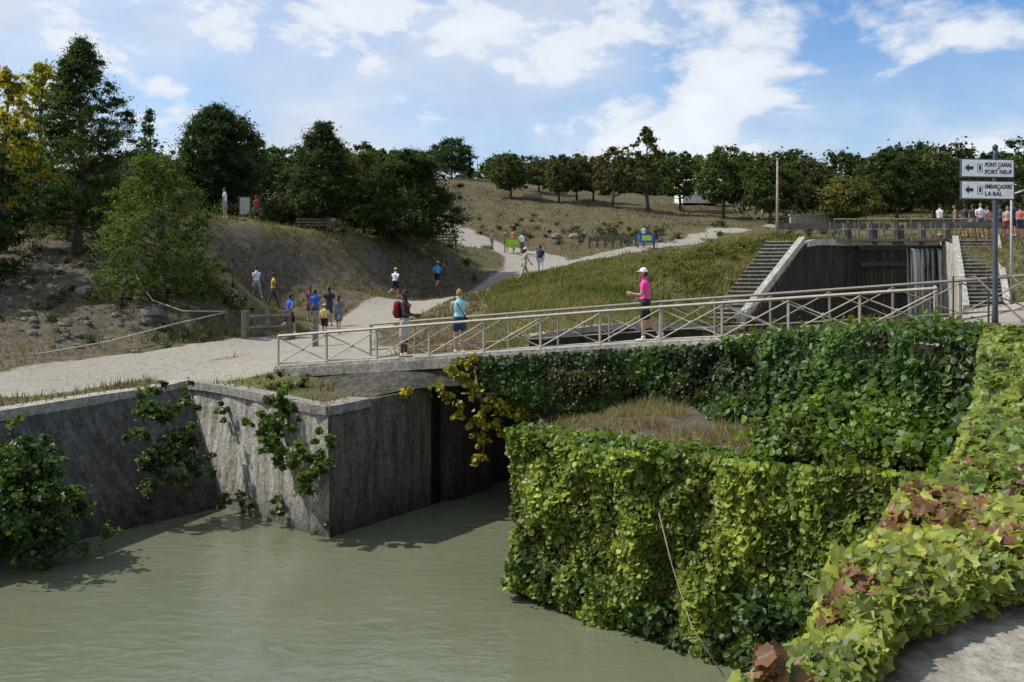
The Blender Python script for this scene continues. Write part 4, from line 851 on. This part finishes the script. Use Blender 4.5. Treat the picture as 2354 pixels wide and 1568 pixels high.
    hv=headshape(1.09); kept=[f for f in fq if (lambda c:(c[2]>.035 and c[1]<.075) or (c[1]<-.005 and c[2]>(-.09 if longhair else -.06)) or c[2]>.085)(hv[list(f)].mean(0))]
    out.add(hv@Rh.T+hd,kept,0,hair,True)
    if longhair: out.tube([hd+A([0,-.075,.02]),hd+A([0,-.1,-.08]),hd+A([0,-.1,-.2])],[(.05,.06),(.045,.07),(.02,.03)],8,0,hair)
    if cap is not None:
        cv=headshape(1.16); kc=[f for f in fq if hv[list(f)].mean(0)[2]>.035]
        out.add(cv@Rh.T+hd+A([0,0,.004]),kc,0,cap,True)
        out.tube([hd+Rh@A([0,.06,.045]),hd+Rh@A([0,.12,.048]),hd+Rh@A([0,.165,.038])],[(.008,.08),(.008,.075),(.006,.04)],10,0,cap,ref=(0,0,1))
    for wr,fd,sd in hands:
        sdv=np.cross(fd,A([sd*1.,0,0.01])); sdv/=np.linalg.norm(sdv); nrm=np.cross(fd,sdv)
        out.tube([wr-fd*.02,wr+fd*.03,wr+fd*.085],[(.016,.024),(.015,.04),(.012,.04)],8,0,skin,ref=nrm)
        for k_,ln_ in enumerate((.068,.078,.073,.058)):
            b0=wr+fd*.08+sdv*(-.030+.020*k_); b1=b0+fd*ln_*.5+nrm*sd*-.006; b2=b1+fd*ln_*.4+nrm*sd*-.022
            out.tube([b0,b1,b2],[.0095,.0085,.006],5,0,skin)
        t0=wr+fd*.03-sdv*.035; out.tube([t0,t0+fd*.025-sdv*.022,t0+fd*.052-sdv*.026],[.011,.01,.007],5,0,skin)
    for an,ang in feet:
        a=min(max(-ang if ang<0 else -ang*.4,-.3),1.2); fdv=A([0,math.cos(a),-math.sin(a)]); dn=A([0,-math.sin(a),-math.cos(a)])
        base=an+dn*.045
        out.tube([base-fdv*.075,base-fdv*.05,base+fdv*.02,base+fdv*.11,base+fdv*.17,base+fdv*.19],[(.025,.025),(.045,.038),(.046,.042),(.032,.046),(.022,.036),(.01,.015)],10,0,shoe,ref=-dn)
        out.tube([base-fdv*.08+dn*.034,base+fdv*.05+dn*.034,base+fdv*.185+dn*.03],[(.012,.036),(.012,.046),(.01,.028)],8,0,tuple(A(shoe)*.5+.25),ref=-dn)
        out.tube([an+dn*.03,an-dn*.05],[.044,.043],8,0,(.6,.6,.6) if leg<.95 else bot)
    if pack is not None:
        c_=P0+up*.27+A([0,-.19,0]); Vp,fp=sph(14,10); Vp=np.sign(Vp)*np.abs(Vp)**.6*A([.15,.09,.22]); out.add(Vp+c_,fp,0,pack,True)
        out.ell(c_+A([0,-.08,-.07]),(.10,.045,.09),0,tuple(A(pack)*.75))
        for sd in (-1,1): out.tube([P0+up*.42+A([sd*.1,-.12,0]),P0+up*.485+A([sd*.1,0,0]),P0+up*.38+A([sd*.11,.125,0]),P0+up*.22+A([sd*.13,.06,0]),P0+up*.15+A([sd*.13,-.1,0])],[(.012,.025)]*5,6,0,tuple(A(pack)*.6))
    if strap is not None:
        out.tube([P0+up*.46+A([-.08,.02,0]),P0+up*.40+A([-.06,-.125,0]),P0+up*.2+A([.07,-.125,0]),P0+up*.05+A([.16,-.07,0]),P0+up*.0+A([.19,.02,0])],[(.008,.02)]*5,6,0,strap)
        out.ell(P0+A([.2,.02,-.04]),(.04,.09,.08),0,strap)
    zmin=min(a[2] for a,_ in feet)-.09 if pose!='cycle' else P0[2]-.1
    c_,s_=math.cos(yaw),math.sin(yaw); zg=h1(x,y) if z is None else z
    for i in range(len(out.V)):
        v=out.V[i]-A([0,0,zmin]); v=v*s; out.V[i]=np.stack([v[:,0]*c_-v[:,1]*s_+x,v[:,0]*s_+v[:,1]*c_+y,v[:,2]+zg],1)
    return out.build(name,[M_cloth])
def dk(u,d): return dict(x=X(u,d),y=d,z=dz(X(u,d)))
R90=-math.pi/2
person('man_in_black_tank_top',**dk(930,26.2),yaw=R90-.15,h=1.84,skin=SKD,top=BLK,bot=(.42,.4,.36),shoe=(.35,.02,.03),sleeve=0,leg=.55,pose='phone',pack=(.2,.012,.02),vox=.017)
person('woman_in_teal_shirt',**dk(1056,25.6),yaw=.05,h=1.72,hair=(.32,.2,.08),top=(.3,.55,.57),bot=(.03,.05,.10),shoe=(.6,.6,.6),sleeve=.25,leg=.36,pose='hips',strap=(.03,.03,.04),female=True,vox=.017)
person('runner_in_pink_shirt',**dk(1484,24.3),yaw=-R90-.15,h=1.82,top=(.75,.06,.3),bot=BLK,shoe=(.6,.6,.6),sleeve=.45,leg=.5,pose='jog',cap=(.8,.82,.85),vox=.017)
def pp(name,u,d,yaw,**k): return person(name,X(u,d),d,yaw,**k)
pp('runner_in_blue_shirt',665,41,-.5,h=1.78,top=(.03,.12,.5),pose='run2')
pp('man_in_yellow_shirt',628,47,-1.3,h=1.78,skin=SKD,top=(.5,.38,.03),bot=(.06,.055,.05),leg=1,pose='walk')
pp('man_in_white_shirt',590,49,.8,top=(.6,.65,.75),bot=(.3,.28,.25),pose='walk')
pp('runner_in_white_shirt',908,54,-.3,top=(.65,.75,.85),pose='run2',cap=(.7,.5,.05))
pp('runner_in_light_blue_shirt',1005,58,-.2,top=(.03,.35,.7),pose='run',cap=(.7,.5,.05))
pp('woman_in_patterned_dress',713,45.5,.3,h=1.65,top=(.25,.08,.12),bot=(.2,.08,.1),female=True,skirt=True,longhair=True)
pp('man_in_blue_shirt',724,43.5,-.2,top=(.03,.1,.45),bot=(.1,.1,.12))
pp('man_in_dark_shirt',757,44,.1,h=1.78,top=(.03,.03,.035),bot=(.05,.05,.06),pose='stand')
pp('child_with_backpack',746,41,0,h=1.42,top=(.5,.5,.48),bot=BLK,pack=(.65,.5,.08),cap=(.6,.5,.3),pose='walk')
pp('woman_in_grey_dress',778,42,-.1,h=1.66,top=(.12,.14,.18),bot=(.12,.14,.18),female=True,skirt=True,longhair=True,pose='walk')
pp('woman_in_beige_outfit',1206,50.5,-1.2,h=1.74,top=(.42,.36,.28),bot=(.4,.34,.26),leg=1,cap=(.6,.58,.52),pose='walk',sleeve=1,female=True,longhair=True)
pp('woman_with_rucksack',1242,56,-.1,h=1.78,top=(.04,.05,.09),bot=(.5,.52,.56),leg=1,pack=(.03,.04,.1),pose='walk',female=True)
pp('man_in_white_shirt',1200,71,.4,top=(.7,.7,.7),bot=(.1,.1,.15),vox=.03)
pp('man_standing',1131,76,1.,h=1.5,top=(.3,.28,.26),bot=(.25,.24,.22),leg=1,vox=.03)
pp('man_in_white_shirt',517,54,1.5,top=(.7,.7,.7),bot=(.3,.3,.3),pose='stand',vox=.03)
pp('woman_in_red_top',590,58,1.,h=1.65,top=(.5,.05,.04),bot=(.1,.1,.1),vox=.03,female=True)
pp('woman_walking',893,60.5,1.,h=1.6,top=(.12,.1,.1),bot=(.35,.3,.25),vox=.03,leg=1)
pp('man_in_white_shirt',1735,104,.5,top=(.65,.68,.7),bot=(.2,.25,.3),vox=.035)
pp('woman_in_red_top',1753,104,2,top=(.55,.2,.2),bot=(.5,.4,.35),vox=.035,female=True)
pp('man_in_white_shirt',2254,49.3,2.9,h=1.8,top=(.6,.6,.62),bot=(.12,.12,.15),vox=.03,pose='armsfold')
pp('woman_in_pink_top',2272,50,.5,top=(.5,.28,.28),bot=(.1,.1,.1),vox=.03,female=True)
pp('man_in_dark_shirt',2237,50.2,.3,top=(.08,.08,.09),bot=(.3,.28,.25),vox=.03)
pp('man_in_dark_shirt',2218,50.6,-.6,top=(.05,.05,.06),bot=(.15,.14,.13),vox=.03)
pp('woman_in_pink_top',2316,48.6,2.8,top=(.5,.35,.33),bot=(.3,.05,.06),vox=.03,female=True,longhair=True)
pp('man_in_dark_shirt',2331,49.5,.6,h=1.8,top=(.06,.07,.1),bot=(.05,.05,.06),vox=.03,pose='armsfold')
pp('woman_in_red_top',2345,48.6,-1,top=(.45,.15,.12),bot=(.05,.05,.08),vox=.03,female=True)
pp('man_in_blue_shirt',2356,50.4,-1,top=(.15,.2,.35),bot=(.05,.05,.08),vox=.03)
pp('man_in_dark_shirt',2300,51.5,0,top=(.1,.1,.12),bot=(.05,.05,.08),vox=.03)
pp('woman_walking',2196,51.5,1.4,top=(.2,.12,.12),bot=(.05,.05,.06),vox=.03,female=True)
pp('man_in_white_shirt',2160,52,-1.2,top=(.5,.5,.5),bot=(.05,.05,.06),vox=.03)
def wheel(mb,c,r,ax):
    ax=A(ax,float); u_=np.cross(ax,A([0,0,1.])); u_/=np.linalg.norm(u_); w=A([0,0,1.])
    ps_=[A(c)+r*(math.cos(t)*u_+math.sin(t)*w) for t in np.linspace(0,2*math.pi,19)]
    mb.tube(ps_,.035,5,0,(.02,.02,.02))
    for t in np.linspace(0,math.pi,6)[:-1]: mb.bar(A(c)-r*(math.cos(t)*u_+math.sin(t)*w),A(c)+r*(math.cos(t)*u_+math.sin(t)*w),.012,0,(.4,.4,.4))
    mb.ell(c,(.06,.06,.06),0,(.2,.2,.2),8,6)
def trike(u,d,c_body,c_front,rider):
    x=X(u,d); z=h1(x,d); mb=MB()
    mb.box((x,d,z+.75),(1.1,.85,.62),0,0,c_body,1.06); mb.box((x,d,z+1.08),(1.2,.95,.05),0,0,tuple(A(c_body)*.6)); mb.box((x,d-.46,z+.78),(.75,.03,.4),0,0,c_front)
    for s_ in (-.62,.62): wheel(mb,(x+s_,d,z+.36),.33,(1,0,0))
    wheel(mb,(x,d+1.5,z+.36),.33,(1,0,0))
    mb.tube([(x,d+.4,z+.5),(x,d+.9,z+.55),(x,d+1.5,z+.4)],.035,6,0,(.1,.1,.1)); mb.tube([(x,d+.95,z+.5),(x,d+1.0,z+.95)],.03,6,0,(.1,.1,.1)); mb.ell((x,d+1.0,z+.98),(.12,.15,.05),0,BLK)
    mb.tube([(x,d+1.5,z+.4),(x,d+1.55,z+1.1)],.03,6,0,(.1,.1,.1)); mb.bar((x-.28,d+1.5,z+1.12),(x+.28,d+1.5,z+1.12),.03,0,(.1,.1,.1))
    mb.build('cargo_tricycle',[M_paint])
    person('tricycle_rider',x,d+1.0,0,h=1.75,top=rider,bot=(.05,.06,.1),pose='cycle',z=z+1.0,vox=.03)
trike(1180,72.5,(.32,.55,.03),(.35,.6,.05),(.45,.14,.08))
pp('man_in_grey_shirt',1163,75,.2,top=(.2,.2,.22),bot=(.1,.1,.1),vox=.03)
trike(1485,77.5,(.03,.14,.5),(.5,.65,.08),(.35,.4,.5))
pp('man_in_dark_shirt',1508,80,.2,top=(.04,.05,.07),bot=(.05,.05,.06),vox=.03)
# ------------------------------------------------------------------ sky, sun, camera
sc=bpy.context.scene
w=bpy.data.worlds.new('World'); sc.world=w; w.use_nodes=True; nt=w.node_tree; N=nt.nodes; L=nt.links; N.clear()
out=N.new('ShaderNodeOutputWorld'); bg=N.new('ShaderNodeBackground'); L.new(bg.outputs[0],out.inputs[0]); bg.inputs[1].default_value=.105
sky=N.new('ShaderNodeTexSky'); sky.sky_type='NISHITA'; sky.sun_disc=False
el=math.radians(49); sd=Vector((-math.cos(el)*.95,math.cos(el)*.2,math.sin(el))).normalized()
sky.sun_elevation=el; sky.sun_rotation=math.atan2(sd.x,sd.y); sky.air_density=1.0; sky.dust_density=.3; sky.ozone_density=3
tc=N.new('ShaderNodeTexCoord'); sx=N.new('ShaderNodeSeparateXYZ'); L.new(tc.outputs['Generated'],sx.inputs[0])
def math_(op,a,b=None,c=None):
    q=N.new('ShaderNodeMath'); q.operation=op
    for i,v in enumerate((a,b,c)):
        if v is None: continue
        if isinstance(v,(int,float)): q.inputs[i].default_value=v
        else: L.new(v,q.inputs[i])
    return q.outputs[0]
def rng_(v,a,b,c=0,d=1,sm=False):
    q=N.new('ShaderNodeMapRange'); 
    if sm: q.interpolation_type='SMOOTHSTEP'
    L.new(v,q.inputs[0]); q.inputs[1].default_value=a; q.inputs[2].default_value=b; q.inputs[3].default_value=c; q.inputs[4].default_value=d; return q.outputs[0]
def noise_(vec,sc_,det,ro,di=0):
    q=N.new('ShaderNodeTexNoise'); L.new(vec,q.inputs['Vector']); q.inputs['Scale'].default_value=sc_; q.inputs['Detail'].default_value=det; q.inputs['Roughness'].default_value=ro; q.inputs['Distortion'].default_value=di; return q.outputs[0]
den=math_('ADD',sx.outputs[2],.16)
cb=N.new('ShaderNodeCombineXYZ'); L.new(math_('DIVIDE',sx.outputs[0],den),cb.inputs[0]); L.new(math_('DIVIDE',sx.outputs[1],den),cb.inputs[1])
veil=math_('MULTIPLY_ADD',sx.outputs[0],-.2,noise_(cb.outputs[0],.55,9,.5,.5))
veil=rng_(veil,.39,.66,0,.9,True)
mp=N.new('ShaderNodeMapping'); mp.inputs['Scale'].default_value=(1,1,1.9); mp.inputs['Location'].default_value=(.35,0,.2); L.new(tc.outputs['Generated'],mp.inputs[0])
cum=noise_(mp.outputs[0],6.5,9,.56,.2)
cumm=rng_(cum,.455,.60,0,1,True)
hz=rng_(sx.outputs[2],.04,.26,.85,0,True)
hz=math_('MULTIPLY',hz,rng_(cum,.36,.55,.55,1.25))
cov=math_('MINIMUM',math_('MAXIMUM',math_('MAXIMUM',veil,cumm),hz),.94)
shade=rng_(cum,.42,.68,7.3,9.4)
cc_=N.new('ShaderNodeCombineXYZ'); L.new(math_('MULTIPLY',shade,.92),cc_.inputs[0]); L.new(math_('MULTIPLY',shade,.97),cc_.inputs[1]); L.new(math_('MULTIPLY',shade,1.05),cc_.inputs[2])
sk=N.new('ShaderNodeVectorMath'); sk.operation='MULTIPLY'; sk.inputs[1].default_value=(.92,1.2,1.45); L.new(sky.outputs[0],sk.inputs[0])
mix=N.new('ShaderNodeMix'); mix.data_type='RGBA'; L.new(cov,mix.inputs[0]); L.new(sk.outputs[0],mix.inputs[6]); L.new(cc_.outputs[0],mix.inputs[7])
L.new(mix.outputs[2],bg.inputs[0])
sun=bpy.data.lights.new('sun','SUN'); sun.energy=5.0; sun.angle=math.radians(.5); sun.color=(1,.96,.89); so=bpy.data.objects.new('sun',sun); sc.collection.objects.link(so)
so.rotation_euler=sd.to_track_quat('Z','Y').to_euler(); so.location=(-30,0,40)
cam=bpy.data.cameras.new('camera'); cam.lens=35; cam.sensor_width=36; cam.shift_y=-62.6/1024; cam.clip_end=3000; cam.clip_start=.1
co=bpy.data.objects.new('camera',cam); sc.collection.objects.link(co); co.location=(0,0,E); co.rotation_euler=(math.pi/2,0,0); sc.camera=co
sc.view_settings.view_transform='Standard'; sc.view_settings.look='None'; sc.view_settings.exposure=0
